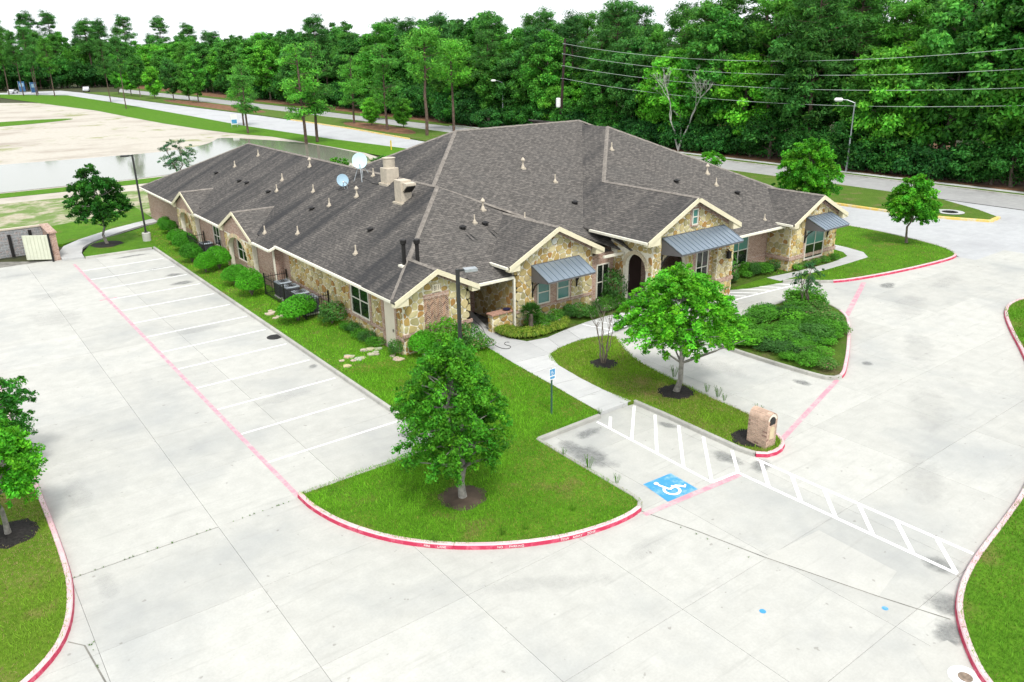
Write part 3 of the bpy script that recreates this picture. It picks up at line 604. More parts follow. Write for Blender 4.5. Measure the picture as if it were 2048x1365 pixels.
# damp and tyre stains lying on the concrete
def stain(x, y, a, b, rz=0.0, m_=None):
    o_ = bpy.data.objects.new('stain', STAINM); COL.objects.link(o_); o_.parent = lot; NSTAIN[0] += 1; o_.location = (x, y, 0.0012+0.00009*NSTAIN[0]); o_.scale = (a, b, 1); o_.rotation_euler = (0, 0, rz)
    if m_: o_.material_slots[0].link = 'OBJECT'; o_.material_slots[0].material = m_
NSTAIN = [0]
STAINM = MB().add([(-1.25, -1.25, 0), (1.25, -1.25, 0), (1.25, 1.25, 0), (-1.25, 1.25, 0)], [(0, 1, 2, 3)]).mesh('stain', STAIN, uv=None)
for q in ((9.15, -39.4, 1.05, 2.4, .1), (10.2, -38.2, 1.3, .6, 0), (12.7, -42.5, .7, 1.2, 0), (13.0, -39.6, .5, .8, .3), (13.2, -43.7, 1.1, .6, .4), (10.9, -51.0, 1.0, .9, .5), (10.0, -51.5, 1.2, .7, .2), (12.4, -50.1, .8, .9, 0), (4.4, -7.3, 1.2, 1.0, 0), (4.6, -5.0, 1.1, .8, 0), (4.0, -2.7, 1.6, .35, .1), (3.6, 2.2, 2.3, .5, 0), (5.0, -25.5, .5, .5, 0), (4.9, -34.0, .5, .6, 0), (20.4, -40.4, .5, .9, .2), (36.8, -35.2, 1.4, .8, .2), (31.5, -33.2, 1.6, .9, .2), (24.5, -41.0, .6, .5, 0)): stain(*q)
for q in ((-5.9, -36.7, .6, 1.4, 0), (-5.6, -31, .7, 3.0, 0), (-3, -10, 2.4, 3.5, .4), (2.4, -17, 2.2, 1.0, 0), (2.5, -28, 2.3, .8, 0), (3.4, -44.0, 3.4, .7, -.55), (6.8, -44.6, 1.6, .7, .1), (16.5, -47.5, 3.2, 1.5, .5), (22, -45, 4.5, 1.6, .45), (28, -41.5, 4.5, 1.5, .5), (34, -38, 5, 1.6, .35), (19, -37, 1.4, 3.5, .1), (27, -32.2, 4, .8, 0), (40, -37, 4, 1.2, .1), (-2.5, -5, 2.5, 1.6, 0), (-3.5, 1.5, 2.5, .8, 0)): stain(*q, m_=STAIN2)
# mulch rings
for i, (x, y, r, m_) in enumerate(((4.0, -39.2, 0.75, SOIL), (15.36, -37.93, 0.75, MULCH), (15.19, -33.81, 0.62, MULCH), (3.0, 6.8, 1.1, MULCH), (-7.7, -32.5, 0.8, MULCH), (14.35, -42.35, 0.72, MULCH))):
    rr = random.Random(i); n = 22
    o_ = MB(); P = [(x+r*rr.uniform(.88, 1.1)*math.cos(2*math.pi*k/n), y+r*rr.uniform(.88, 1.1)*math.sin(2*math.pi*k/n), 0.137) for k in range(n)]
    o_.add(P+[(x, y, 0.19)], [(k, (k+1) % n, n) for k in range(n)])
    struct('mulch_ring', o_, m_, ['bare soil ring round the near oak', 'dark mulch ring round the spreading tree', 'dark mulch ring round the bare stemmed shrub', 'dark mulch ring round the tree by the bin store', 'dark mulch ring round the tree at the left edge', 'dark mulch round the brick mailbox'][i])

# ------------------------------------------------------------------ the building
B = thing('single_storey_building', (8.8, -27.3, 0), 'long single storey stone and brick building with grey brown shingle roofs', 'building')
def to3(pl, a, z, h=0.0):
    return (a, pl[1]-h, z) if pl[0] == 'y' else (pl[1]-h, a, z)
def outv(pl, d): return (0, d, 0) if pl[0] == 'y' else (d, 0, 0)
def clip(poly, nx, ny, d):
    out = []; n = len(poly)
    for i in range(n):
        p, q = poly[i], poly[(i+1) % n]; a = nx*p[0]+ny*p[1]-d; b = nx*q[0]+ny*q[1]-d
        if a <= 0: out.append(p)
        if (a < 0 < b) or (b < 0 < a): t = a/(a-b); out.append((p[0]+t*(q[0]-p[0]), p[1]+t*(q[1]-p[1])))
    return out
def area(p): return 0.5*sum(p[i][0]*p[(i+1) % len(p)][1]-p[(i+1) % len(p)][0]*p[i][1] for i in range(len(p)))
def ccw(p): return p if area(p) > 0 else p[::-1]
def inset(poly, g):
    out = poly; n = len(poly)
    for i in range(n):
        p, q = poly[i], poly[(i+1) % n]; dx, dy = q[0]-p[0], q[1]-p[1]; L = math.hypot(dx, dy)
        if L < 1e-6: continue
        nx, ny = dy/L, -dx/L; out = clip(out, nx, ny, nx*p[0]+ny*p[1]-g)
        if len(out) < 3: return []
    return out
STC = [(0.52, 0.45, 0.28), (0.60, 0.54, 0.38), (0.44, 0.35, 0.18), (0.42, 0.29, 0.12), (0.40, 0.37, 0.23), (0.50, 0.42, 0.23), (0.34, 0.20, 0.08), (0.55, 0.50, 0.35), (0.47, 0.40, 0.25), (0.44, 0.33, 0.15), (0.52, 0.48, 0.32)]
NST = [0]
def stones(pl, regs, parent, size=0.34, seed=1, single_=True):
    rn = random.Random(seed); regs = [ccw(r) for r in regs]
    a0 = min(p[0] for r in regs for p in r); a1 = max(p[0] for r in regs for p in r); b0 = min(p[1] for r in regs for p in r); b1 = max(p[1] for r in regs for p in r)
    S = []; ny = int((b1-b0)/size/0.85)+3; nx = int((a1-a0)/size/1.1)+3
    for j in range(-1, ny):
        for i in range(-1, nx): S.append((a0+(i+0.5*(j % 2)+rn.uniform(-.42, .42))*size*1.15, b0+(j+rn.uniform(-.38, .38))*size*0.88))
    joined = MB()
    for k, s in enumerate(S):
        cell = [(s[0]-size*2, s[1]-size*2), (s[0]+size*2, s[1]-size*2), (s[0]+size*2, s[1]+size*2), (s[0]-size*2, s[1]+size*2)]
        for q in S:
            if q is s or abs(q[0]-s[0]) > 3*size or abs(q[1]-s[1]) > 3*size: continue
            nx_, ny_ = q[0]-s[0], q[1]-s[1]; cell = clip(cell, nx_, ny_, nx_*(q[0]+s[0])/2+ny_*(q[1]+s[1])/2)
            if len(cell) < 3: break
        if len(cell) < 3: continue
        for r in regs:
            c = cell
            for i in range(len(r)):
                p, q = r[i], r[(i+1) % len(r)]; dx, dy = q[0]-p[0], q[1]-p[1]
                c = clip(c, dy, -dx, dy*p[0]-dx*p[1])
                if len(c) < 3: break
            if len(c) < 3 or abs(area(c)) < 0.012: continue
            c = inset(ccw(c), 0.023)
            if len(c) < 3 or abs(area(c)) < 0.006: continue
            o_ = chaikin(c, 1, True); t_ = inset(ccw(o_), 0.012)
            h = rn.uniform(0.025, 0.05); base = rn.choice(STC); f = rn.uniform(0.85, 1.18); col = (base[0]*f*1.05, base[1]*f, base[2]*f*.82)
            m = MB() if single_ and NST[0] < 300 else joined
            if len(t_) == len(o_):
                n = len(o_); vs = [to3(pl, *p, 0.002) for p in o_]+[to3(pl, *p, h*0.75) for p in o_]+[to3(pl, *p, h) for p in t_]
                fs_ = [(i, (i+1) % n, n+(i+1) % n, n+i) for i in range(n)]+[(n+i, n+(i+1) % n, 2*n+(i+1) % n, 2*n+i) for i in range(n)]+[tuple(range(2*n, 3*n))]
            else:
                n = len(o_); vs = [to3(pl, *p, 0.002) for p in o_]+[to3(pl, *p, h) for p in o_]
                fs_ = [(i, (i+1) % n, n+(i+1) % n, n+i) for i in range(n)]+[tuple(range(n, 2*n))]
            m.add(vs, fs_, col)
            if m is not joined: m.obj('stone', STONE, parent, uv=None); NST[0] += 1
    if joined.f: tag(joined.obj('stone_facing', STONE, parent, uv=None), kind='stuff')
def wall(pl, regs, m_, name='wall', th=0.25, h=0.0):
    m = MB()
    lo, hi = min(a for r in regs for a, z in r)+.004, max(a for r in regs for a, z in r)-.004
    for r in regs: m.prism([to3(pl, min(hi, max(lo, a)), z, h) for a, z in r], outv(pl, th))
    return m.obj(name, m_, B)
def proud(pl, poly, h, m_, name, parent=None, th=0.05):
    return MB().prism([to3(pl, a, z, h) for a, z in poly], outv(pl, th+h)).obj(name, m_, parent or B)
def R(a0, a1, z0, z1): return [(a0, z0), (a1, z0), (a1, z1), (a0, z1)]
def window(pl, a0, a1, z0, z1, g, nx=1, nz=2, h=0.08, hb=None):
    m = MB(); w = 0.06
    for a, b, c, d in ((a0, a1, z0, z0+w), (a0, a1, z1-w, z1), (a0, a0+w, z0+w, z1-w), (a1-w, a1, z0+w, z1-w)):
        m.prism([to3(pl, p, q, h) for p, q in R(a, b, c, d)], outv(pl, h))
    win = m.obj('window', FRAME, B)
    for i in range(nx):
        for j in range(nz):
            u0, u1 = a0+w+(a1-a0-2*w)*i/nx, a0+w+(a1-a0-2*w)*(i+1)/nx; v0, v1 = z0+w+(z1-z0-2*w)*j/nz, z0+w+(z1-z0-2*w)*(j+1)/nz
            MB().prism([to3(pl, p, q, h-0.04) for p, q in R(u0+.004, u1-.004, v0+.004, v1-.004)], outv(pl, 0.02)).obj('pane', g if not (hb and j == 0) else hb, win)
    for i in range(1, nx): u = a0+w+(a1-a0-2*w)*i/nx; MB().prism([to3(pl, p, q, h-.01) for p, q in R(u-.025, u+.025, z0+w, z1-w)], outv(pl, 0.03)).obj('mullion', FRAME, win)
    for j in range(1, nz): v = z0+w+(z1-z0-2*w)*j/nz; MB().prism([to3(pl, p, q, h-.014) for p, q in R(a0+w, a1-w, v-.025, v+.025)], outv(pl, 0.03)).obj('mullion', FRAME, win)
    proud(pl, R(a0-.05, a1+.05, z0-.06, z0-.003), 0.1, SOLDIER, 'sill', win)
    return win
ZB = 0.05
# --- front gable with the house number
G1 = ('y', -27.3); zt1 = lambda x: 2.87+0.5*(2.3-abs(x-10.5))-0.13
regs = [R(8.8, 12.5, ZB, 0.98), [(8.8, 1.14), (9.9, 1.14), (9.9, zt1(9.9)-.2), (8.8, zt1(8.8)-.2)], [(9.9, 2.82), (11.25, 2.82), (11.25, zt1(11.25)-.2), (10.5, zt1(10.5)-.2), (9.9, zt1(9.9)-.2)], [(11.25, 1.14), (12.5, 1.14), (12.5, zt1(12.5)-.2), (11.25, zt1(11.25)-.2)]]
w1 = wall(G1, [[(8.8, ZB), (12.5, ZB), (12.5, zt1(12.5)), (10.5, zt1(10.5)), (8.8, zt1(8.8))]], MORTAR); stones(G1, regs, w1, 0.36, 11)
proud(G1, R(8.73, 12.57, 0.98, 1.135), 0.07, SOLDIER, 'brick_band'); proud(G1, R(9.88, 11.27, 2.62, 2.815), 0.06, SOLDIER, 'brick_header')
for s in (-1, 1):
    e = 8.8 if s < 0 else 12.5
    proud(G1, [(e, zt1(e)-.2), (10.5, zt1(10.5)-.2), (10.5, zt1(10.5)-.01), (e, zt1(e)-.01)], 0.06+0.002*s, SOLDIER, 'rake_brick')
hb = proud(G1, R(9.9, 11.25, 1.14, 2.62), 0.012, MORTAR, 'herringbone_panel', th=0.01)
# herringbone: four columns of bricks leaning left and right
L_, t_ = 0.26, 0.052; rb = random.Random(5); ca, sa = math.cos(math.radians(45)), math.sin(math.radians(45))
hbm = {}
for col in range(8):
    s = 1 if col % 2 == 0 else -1; cw = 1.35/8
    for j in range(-2, 16):
        ca_x = 9.9+cw*(col+0.5); cz = 1.16+j*0.1+0.05
        c = [(-L_/2, -t_/2), (L_/2, -t_/2), (L_/2, t_/2), (-L_/2, t_/2)]
        q = [(ca_x+ca*u-s*sa*v*1.0, cz+s*sa*u+ca*v) for u, v in c]
        for nx_, ny_, d in ((-1, 0, -(9.9+cw*col)), (1, 0, 9.9+cw*(col+1)), (0, -1, -1.15), (0, 1, 2.615)): q = clip(q, nx_, ny_, d) if len(q) > 2 else []
        if len(q) < 3 or abs(area(q)) < 0.002: continue
        q = inset(ccw(q), 0.004)
        if len(q) < 3: continue
        f = rb.uniform(0.65, 1.2); colr = (0.43*f, 0.26*f, 0.18*f) if rb.random() > 0.15 else (0.17, 0.085, 0.07)
        n = len(q); m = MB(); hh = rb.uniform(0.03, 0.042)
        m.add([to3(G1, *p, 0.0) for p in q]+[to3(G1, *p, hh) for p in q], [(i, (i+1) % n, n+(i+1) % n, n+i) for i in range(n)]+[tuple(range(n, 2*n))], colr)
        m.obj('brick', BRICKS, hb, uv=None)
sg = proud(G1, R(10.36, 10.86, 2.88, 3.26), 0.075, mat('number_plaque', (0.62, 0.56, 0.44), 0.9, 0.1, 5), 'number_plaque')
def text_mesh(body, size, m_, name, parent, matrix, ext=0.004, align='CENTER'):
    cu = bpy.data.curves.new(name, 'FONT'); cu.body = body; cu.size = size; cu.extrude = ext; cu.align_x = align; cu.align_y = 'CENTER'
    tmp = bpy.data.objects.new('tmp', cu); COL.objects.link(tmp); bpy.context.view_layer.update()
    me = bpy.data.meshes.new_from_object(tmp.evaluated_get(bpy.context.evaluated_depsgraph_get())); bpy.data.objects.remove(tmp); bpy.data.curves.remove(cu)
    me.materials.clear(); me.materials.append(m_); me.name = name
    o_ = bpy.data.objects.new(name, me); COL.objects.link(o_)
    off = org(parent); mm = matrix.copy(); mm.translation = mm.translation-off; o_.parent = parent; o_.matrix_local = mm; return o_
mt = Matrix.Rotation(math.radians(90), 4, 'X'); mt.translation = (10.61, -27.3-0.079, 3.055)
mt = mt @ Matrix.Diagonal((0.62, 1, 1, 1)); text_mesh('18111', 0.34, mat('dark_lettering', (0.09, 0.075, 0.06), 0.8, 0), 'house_number', sg, mt)
# --- left facade, front part
LF = ('x', 8.8)
wl = wall(LF, [R(-27.3, -13.2, ZB, 3.1)], MORTAR)
stones(LF, [R(-25.3, -24.25, ZB, 0.78), R(-25.3, -24.25, 0.94, 2.8), R(-27.25, -26.7, ZB, 0.78), R(-27.25, -26.7, 0.94, 2.8), R(-24.25, -21.95, ZB, 0.78), R(-24.25, -21.95, 2.75, 2.82), R(-21.95, -14.2, ZB, 0.78), R(-21.95, -14.2, 0.94, 2.8)], wl, 0.37, 23, True)
proud(LF, R(-27.3, -26.66, 0.78, 0.94), 0.065, SOLDIER, 'brick_band'); proud(LF, R(-25.34, -14.0, 0.78, 0.94), 0.065, SOLDIER, 'brick_band')
proud(LF, R(-14.2, -13.22, 0.94, 2.8), 0.03, BRICK, 'brick_pier'); proud(LF, R(-27.2, -25.3, 2.48, 2.8), 0.03, BRICK, 'brick_header')
proud(LF, R(-25.55, -25.3, ZB, 2.48), 0.055, SOLDIER, 'door_surround'); proud(LF, R(-26.72, -26.56, ZB, 2.48), 0.055, SOLDIER, 'door_surround')
d_ = proud(LF, R(-26.55, -25.56, ZB, 2.4), 0.03, DOORM, 'door'); MB().bar((8.71, -26.42, 1.05), (8.71, -26.42, 1.2), 0.03, 0.03).obj('handle', IRON, d_); proud(LF, R(-26.45, -25.66, 0.12, 0.3), 0.036, GALV, 'kick_plate', d_)
for a, b in ((-24.25, -24.06), (-22.14, -21.95)): proud(LF, R(a, b, 0.94, 2.72), 0.055, SOLDIER, 'window_surround')
window(LF, -24.05, -22.15, 0.96, 2.68, GLASS, 2, 2, 0.075)
# return wall and middle part
wall(('y', -13.23), [R(8.28, 8.85, ZB, 2.85)], BRICK)
MF = ('x', 8.3); wall(MF, [R(-13.2, 15.3, ZB, 2.85)], BRICK); proud(MF, R(-13.2, 15.3, 0.78, 0.92), 0.04, SOLDIER, 'brick_band')
wall(('y', 15.5), [R(8.3, 21.6, ZB, 2.9)], BRICK, th=-0.25)
def mid_gable(yc, hw, zap, arch0, arch1, seed, win=None):
    pl = ('x', 8.22); ze = 2.72; zt = lambda y: zap-(zap-ze)*abs(y-yc)/hw-0.14
    y0, y1 = yc-hw+0.45, yc+hw-0.45; r = (arch1-arch0)/2; ac = (arch0+arch1)/2; zs = 2.35-r*0.55
    regs = [R(y0, arch0, 0.92, 2.4), R(arch1, y1, 0.92, 2.4), R(y0, arch0, ZB, 0.78), R(arch1, y1, ZB, 0.78), [(y0, 2.45), (y1, 2.45), (y1, zt(y1)-.18), (yc, zt(yc)-.18), (y0, zt(y0)-.18)]]
    n = 8
    for k in range(n):
        t0, t1 = math.pi*k/n, math.pi*(k+1)/n; p0 = (ac+r*math.cos(t0), zs+r*0.55*math.sin(t0)); p1 = (ac+r*math.cos(t1), zs+r*0.55*math.sin(t1))
        regs.append([(p1[0], p1[1]+.1), (p0[0], p0[1]+.1), (p0[0], 2.5), (p1[0], 2.5)])
    full = [[(y0, ZB), (arch0, ZB), (arch0, 2.45), (y0, 2.45)], [(arch1, ZB), (y1, ZB), (y1, 2.45), (arch1, 2.45)], [(y0, 2.45), (y1, 2.45), (y1, zt(y1)), (yc, zt(yc)), (y0, zt(y0))]]
    sp = [(arch1, zs)]+[(ac+r*math.cos(math.pi*k/12), zs+r*0.55*math.sin(math.pi*k/12)) for k in range(13)]+[(arch0, 2.45), (arch1, 2.45)]
    m = MB()
    for rg_ in full+[sp[1:]]: m.prism([to3(pl, a, z, 0.22) for a, z in rg_], outv(pl, 0.28))
    w_ = m.obj('arched_gable_wall', MORTAR, B)
    pl2 = ('x', 8.0)
    stones(pl2, [x for x in regs[:4]], w_, 0.34, seed, False)
    proud(pl2, [(y0, 2.46), (y1, 2.46), (y1, zt(y1)-.012), (yc, zt(yc)-.012), (y0, zt(y0)-.012)], 0.02, BRICK, 'gable_brick')
    for k in range(14):      # arch ring
        t0, t1 = math.pi*k/14+.01, math.pi*(k+1)/14-.01
        q = [(ac+(r+d)*math.cos(t), zs+(r*0.55+d)*math.sin(t)) for t, d in ((t0, 0), (t1, 0), (t1, .24), (t0, .24))]
        MB().prism([to3(pl2, a, z, 0.05) for a, z in q], outv(pl2, 0.05), (0.56+.05*(k % 3), 0.48+.04*(k % 2), 0.33)).obj('arch_stone', STONE, w_, uv=None)
    proud(pl2, R(y0, arch0, 0.78, 0.92), 0.05, SOLDIER, 'brick_band', w_); proud(pl2, R(arch1, y1, 0.78, 0.92), 0.05, SOLDIER, 'brick_band', w_)
    stones(MF, [R(arch0, arch1, 0.95, 2.3)] if not win else [R(arch0, win[0]-.1, 0.95, 2.3)], w_, 0.34, seed+5, False)
    if win: window(MF, win[0], win[1], 0.85, 2.25, GLASS, 2, 2, 0.075)
mid_gable(-7.85, 2.95, 4.07, -9.2, -5.9, 31, (-8.7, -6.9)); mid_gable(3.3, 2.65, 3.9, 2.1, 4.9, 41)
window(MF, -3.4, -2.1, 0.95, 2.3, GLASS, 2, 2, 0.075)
# --- side porch
wall(('y', -23.9), [R(12.5, 15.1, ZB, 3.3)], BRICK); proud(('y', -23.9), R(12.5, 15.05, 1.0, 1.15), 0.03, SOLDIER, 'brick_band'); window(('y', -23.9), 14.15, 14.85, 1.35, 2.2, GLASS, 1, 1)
m = MB(); m.box(12.25, 12.5, -27.3, -23.9, ZB, 3.0); m.obj('wall', BRICK, B)
sw = MB().prism([to3(('x', 15.05), a, z) for a, z in R(-27.4, -23.9, ZB, 3.3)], (0.25, 0, 0)).obj('wall', MORTAR, B); stones(('x', 15.05), [R(-27.35, -23.95, ZB, 3.2)], sw, 0.38, 51, True)
# --- awning gable
AG = ('y', -27.4); zta = lambda x: 3.43+0.5*(3.15-abs(x-17.65))-0.13
wa = wall(AG, [[(15.05, ZB), (20.35, ZB), (20.35, zta(20.35)), (17.65, zta(17.65)), (15.05, zta(15.05))]], MORTAR)
stones(AG, [R(15.05, 20.35, ZB, 0.84), [(15.05, 1.0), (16.35, 1.0), (16.35, zta(16.35)-.2), (15.05, zta(15.05)-.2)], [(18.85, 1.0), (20.35, 1.0), (20.35, zta(20.35)-.2), (18.85, zta(18.85)-.2)], [(16.35, 2.45), (18.85, 2.45), (18.85, zta(18.85)-.2), (17.65, zta(17.65)-.2), (16.35, zta(16.35)-.2)]], wa, 0.36, 61, True)
proud(AG, R(15.0, 20.4, 0.84, 0.98), 0.065, SOLDIER, 'brick_band'); proud(AG, R(16.35, 18.85, 0.985, 2.45), 0.03, BRICK, 'window_surround')
for s in (-1, 1):
    e = 15.05 if s < 0 else 20.35
    proud(AG, [(e, zta(e)-.2), (17.65, zta(17.65)-.2), (17.65, zta(17.65)-.01), (e, zta(e)-.01)], 0.06+.002*s, SOLDIER, 'rake_brick')
window(AG, 16.52, 17.36, 1.04, 2.28, TEAL, 1, 2, 0.09); window(AG, 17.84, 18.68, 1.04, 2.28, TEAL, 1, 2, 0.09)
MB().tube([(17.65, -27.36, 4.2), (17.65, -27.47, 4.2)], 0.17, 12).obj('round_vent', mat('vent_stone', (0.55, 0.55, 0.5), 0.9, 0.1, 4), B)
# --- front brick wall between the gables
MW = ('y', -27.33); wall(MW, [R(20.35, 22.0, ZB, 2.95)], BRICK); window(MW, 20.7, 21.62, 0.4, 2.42, GLASS, 2, 2, 0.08); proud(MW, R(20.36, 21.99, 2.5, 2.72), 0.02, SOLDIER, 'brick_header')
# --- entrance porch
CF = ('y', -30.2); ztc = lambda x: 4.125+0.5*(3.7-abs(x-24.9))-0.13
ar, ac, zs = 1.0, 23.6, 2.3
regs = [R(22.0, 22.6, ZB, 3.35), R(24.6, 25.15, ZB, 3.35), R(25.15, 26.55, ZB, 0.9), R(26.55, 28.05, ZB, 3.35), [(22.0, 3.35), (24.7, 3.35), (24.7, ztc(24.7)-.2), (22.0, ztc(22.0)-.2)], [(25.4, 3.35), (28.05, 3.35), (28.05, ztc(28.05)-.2), (25.4, ztc(25.4)-.2)], R(24.7, 25.4, 3.35, 4.38), [(24.7, 5.4), (25.4, 5.4), (25.4, ztc(25.4)-.2), (24.9, ztc(24.9)-.2), (24.7, ztc(24.7)-.2)]]
full = [R(22.0, 22.6, ZB, 3.35), R(24.6, 28.05, ZB, 3.35), [(22.0, 3.35), (28.05, 3.35), (28.05, ztc(28.05)), (24.9, ztc(24.9)), (22.0, ztc(22.0))], [(ac+ar*math.cos(math.pi*k/12), zs+ar*math.sin(math.pi*k/12)) for k in range(13)]+[(22.6, 3.35), (24.6, 3.35)]]
wc = wall(CF, full, MORTAR)
for k in range(8):
    t0, t1 = math.pi*k/8, math.pi*(k+1)/8; regs.append([(ac+ar*math.cos(t1), zs+ar*math.sin(t1)+.12), (ac+ar*math.cos(t0), zs+ar*math.sin(t0)+.12), (ac+ar*math.cos(t0), 3.34), (ac+ar*math.cos(t1), 3.34)])
regs = [r for r in regs if abs(area(r)) > 0.02]
stones(CF, regs, wc, 0.33, 71, False); proud(CF, R(25.15, 26.55, 0.9, 3.35), 0.03, BRICK, 'window_surround'); proud(CF, R(24.7, 25.4, 4.38, 5.4), 0.03, BRICK, 'window_surround')
for s in (-1, 1):
    e = 22.0 if s < 0 else 28.05
    proud(CF, [(e, ztc(e)-.22), (24.9, ztc(24.9)-.22), (24.9, ztc(24.9)-.01), (e, ztc(e)-.01)], 0.06+.002*s, SOLDIER, 'rake_brick')
window(CF, 25.36, 26.36, 1.05, 2.95, GLASS, 2, 2, 0.09); window(CF, 24.82, 25.28, 4.46, 5.32, TEAL, 1, 2, 0.09)
CS = ('x', 22.0); a0, a1 = -29.75, -28.25; ac2, ar2, zs2 = -29.0, 0.75, 2.35
fullS = [R(-30.2, a0, ZB, 4.0), R(a1, -27.1, ZB, 4.0), [(ac2+ar2*math.cos(math.pi*k/12), zs2+ar2*math.sin(math.pi*k/12)) for k in range(13)]+[(a0, 4.0), (a1, 4.0)]]
ws = wall(CS, fullS, MORTAR)
rS = [R(-30.2, a0-.15, ZB, 3.15), R(a1+.15, -27.15, ZB, 2.7), R(a1+.15, -27.6, 2.7, 3.15), R(-30.2, -27.3, 3.3, 4.0)]
stones(CS, rS, ws, 0.36, 81, False)
for (pp_, cc, rr, zz, ww) in ((CS, ac2, ar2, zs2, ws), (CF, ac, ar, zs, wc)):
    for k in range(16):
        t0, t1 = math.pi*k/16+.01, math.pi*(k+1)/16-.01
        q = [(cc+(rr+d)*math.cos(t), zz+(rr+d)*math.sin(t)) for t, d in ((t0, 0), (t1, 0), (t1, .2), (t0, .2))]
        MB().prism([to3(pp_, a, z, 0.06) for a, z in q], outv(pp_, 0.06), (0.58, 0.50, 0.36)).obj('arch_stone', STONE, ww, uv=None)
m = MB(); m.box(26.8, 28.15, -30.55, -30.2, ZB, 3.4); pr = m.obj('pillar', MORTAR, B)
stones(('y', -30.55), [R(26.8, 28.15, ZB, 0.98), R(26.8, 28.15, 1.18, 3.4)], pr, 0.3, 91, False); stones(('x', 26.8), [R(-30.55, -30.25, ZB, 0.98), R(-30.55, -30.25, 1.18, 3.4)], pr, 0.3, 92, False)
MB().box(26.74, 28.21, -30.62, -30.19, 0.98, 1.18).obj('brick_band', SOLDIER, pr)
lan = MB(); lan.box(27.45, 27.65, -30.82, -30.64, 2.3, 2.65); lan.box(27.42, 27.68, -30.85, -30.61, 2.65, 2.7); lan.bar((27.55, -30.6, 2.8), (27.55, -30.75, 2.72), 0.04, 0.04); lan.obj('wall_lantern', IRON, B)
wall(('y', -26.9), [R(22.0, 28.0, ZB, 3.6)], BRICK); dd = proud(('y', -26.9), R(22.7, 24.6, ZB, 2.5), 0.05, mat('dark_door', (0.05, 0.03, 0.025), 0.5, 0.1), 'door'); MB().bar((23.6, -26.99, 0.9), (23.6, -26.99, 1.3), 0.03, 0.03).obj('handle', GALV, dd)
MB().box(28.0, 28.05, -30.2, -26.9, ZB, 4.0).obj('wall', BRICK, B); MB().box(22.0, 28.0, -30.2, -26.9, 0.05, 0.14).obj('porch_floor', WALK, B); MB().box(22.05, 27.98, -30.0, -26.9, 3.75, 3.85).obj('porch_ceiling', CREAM, B)
# --- right hand wall and gable
RW = ('y', -28.2); wall(RW, [R(28.05, 34.6, ZB, 3.3)], BRICK); window(RW, 30.75, 32.6, 0.65, 2.55, TEAL, 2, 2, 0.08, GLASS); proud(RW, R(28.1, 30.6, 0.8, 0.95), 0.03, SOLDIER, 'brick_band'); proud(RW, R(32.7, 34.6, 0.8, 0.95), 0.03, SOLDIER, 'brick_band')
RG = ('y', -29.9); ztr = lambda x: 3.15+0.5*(2.9-abs(x-37.1))-0.13
wr = wall(RG, [[(34.6, ZB), (39.55, ZB), (39.55, ztr(39.55)), (37.1, ztr(37.1)), (34.6, ztr(34.6))]], MORTAR)
stones(RG, [R(34.6, 39.55, ZB, 0.78), [(34.6, 1.02), (35.95, 1.02), (35.95, ztr(35.95)-.2), (34.6, ztr(34.6)-.2)], [(38.25, 1.02), (39.55, 1.02), (39.55, ztr(39.55)-.2), (38.25, ztr(38.25)-.2)], [(35.95, 2.62), (38.25, 2.62), (38.25, ztr(38.25)-.2), (37.1, ztr(37.1)-.2), (35.95, ztr(35.95)-.2)]], wr, 0.36, 101, False)
proud(RG, R(34.54, 39.6, 0.78, 1.0), 0.065, SOLDIER, 'brick_band'); proud(RG, R(35.95, 38.25, 1.02, 2.62), 0.03, BRICK, 'window_surround'); window(RG, 36.1, 38.1, 0.62, 2.5, TEAL, 2, 2, 0.09, GLASS)
for s in (-1, 1):
    e = 34.6 if s < 0 else 39.55
    proud(RG, [(e, ztr(e)-.2), (37.1, ztr(37.1)-.2), (37.1, ztr(37.1)-.01), (e, ztr(e)-.01)], 0.06+.002*s, SOLDIER, 'rake_brick')
RS = ('x', 34.6); w5 = wall(RS, [R(-29.9, -28.2, ZB, 3.1)], MORTAR); stones(RS, [R(-29.88, -28.22, ZB, 0.78), R(-29.88, -28.22, 1.0, 3.0)], w5, 0.36, 111, False); proud(RS, R(-29.9, -28.2, 0.78, 1.0), 0.065, SOLDIER, 'brick_band')
MB().box(39.3, 39.55, -29.9, -8, ZB, 3.1).obj('wall', BRICK, B); MB().box(21.4, 21.65, -5, 15.3, ZB, 2.9).obj('wall', BRICK, B); MB().box(21.65, 39.5, -8.2, -8, ZB, 3).obj('wall', BRICK, B)

# --- roofs: slabs that run into one another
UX, UY = Vector((1, 0, 0)), Vector((0, 1, 0)); Q5 = math.sqrt(1.25)
def facet(plan, zf, face, m_, name='roof_slope', th=0.09):
    P = [(x, y, zf(x, y)) for x, y in plan]
    if sum(P[i][0]*P[(i+1) % len(P)][1]-P[(i+1) % len(P)][0]*P[i][1] for i in range(len(P))) < 0: P.reverse()
    ud, vd = {'-x': (UY, Vector((1, 0, .5))/Q5), '+x': (UY, Vector((-1, 0, .5))/Q5), '-y': (UX, Vector((0, 1, .5))/Q5), '+y': (UX, Vector((0, -1, .5))/Q5)}[face]
    return MB().prism(P, (0, 0, -th)).obj(name, m_, B, uv=((0, 0, 0), ud, vd))
def facet3(P): return MB().prism(P, (0, 0, -.09)).obj('roof_slope', SHINGLE, B, uv=((0, 0, 0), UX, Vector((0, 1, .45))/math.sqrt(1.2025)))
fL = lambda x, y: 2.97+.5*(x-8.4); fF1 = lambda x, y: 2.97+.5*(y+27.2); fR1 = lambda x, y: 6.37-.5*(x-15.2); fB1 = lambda x, y: 2.97+.5*(15.4-y)
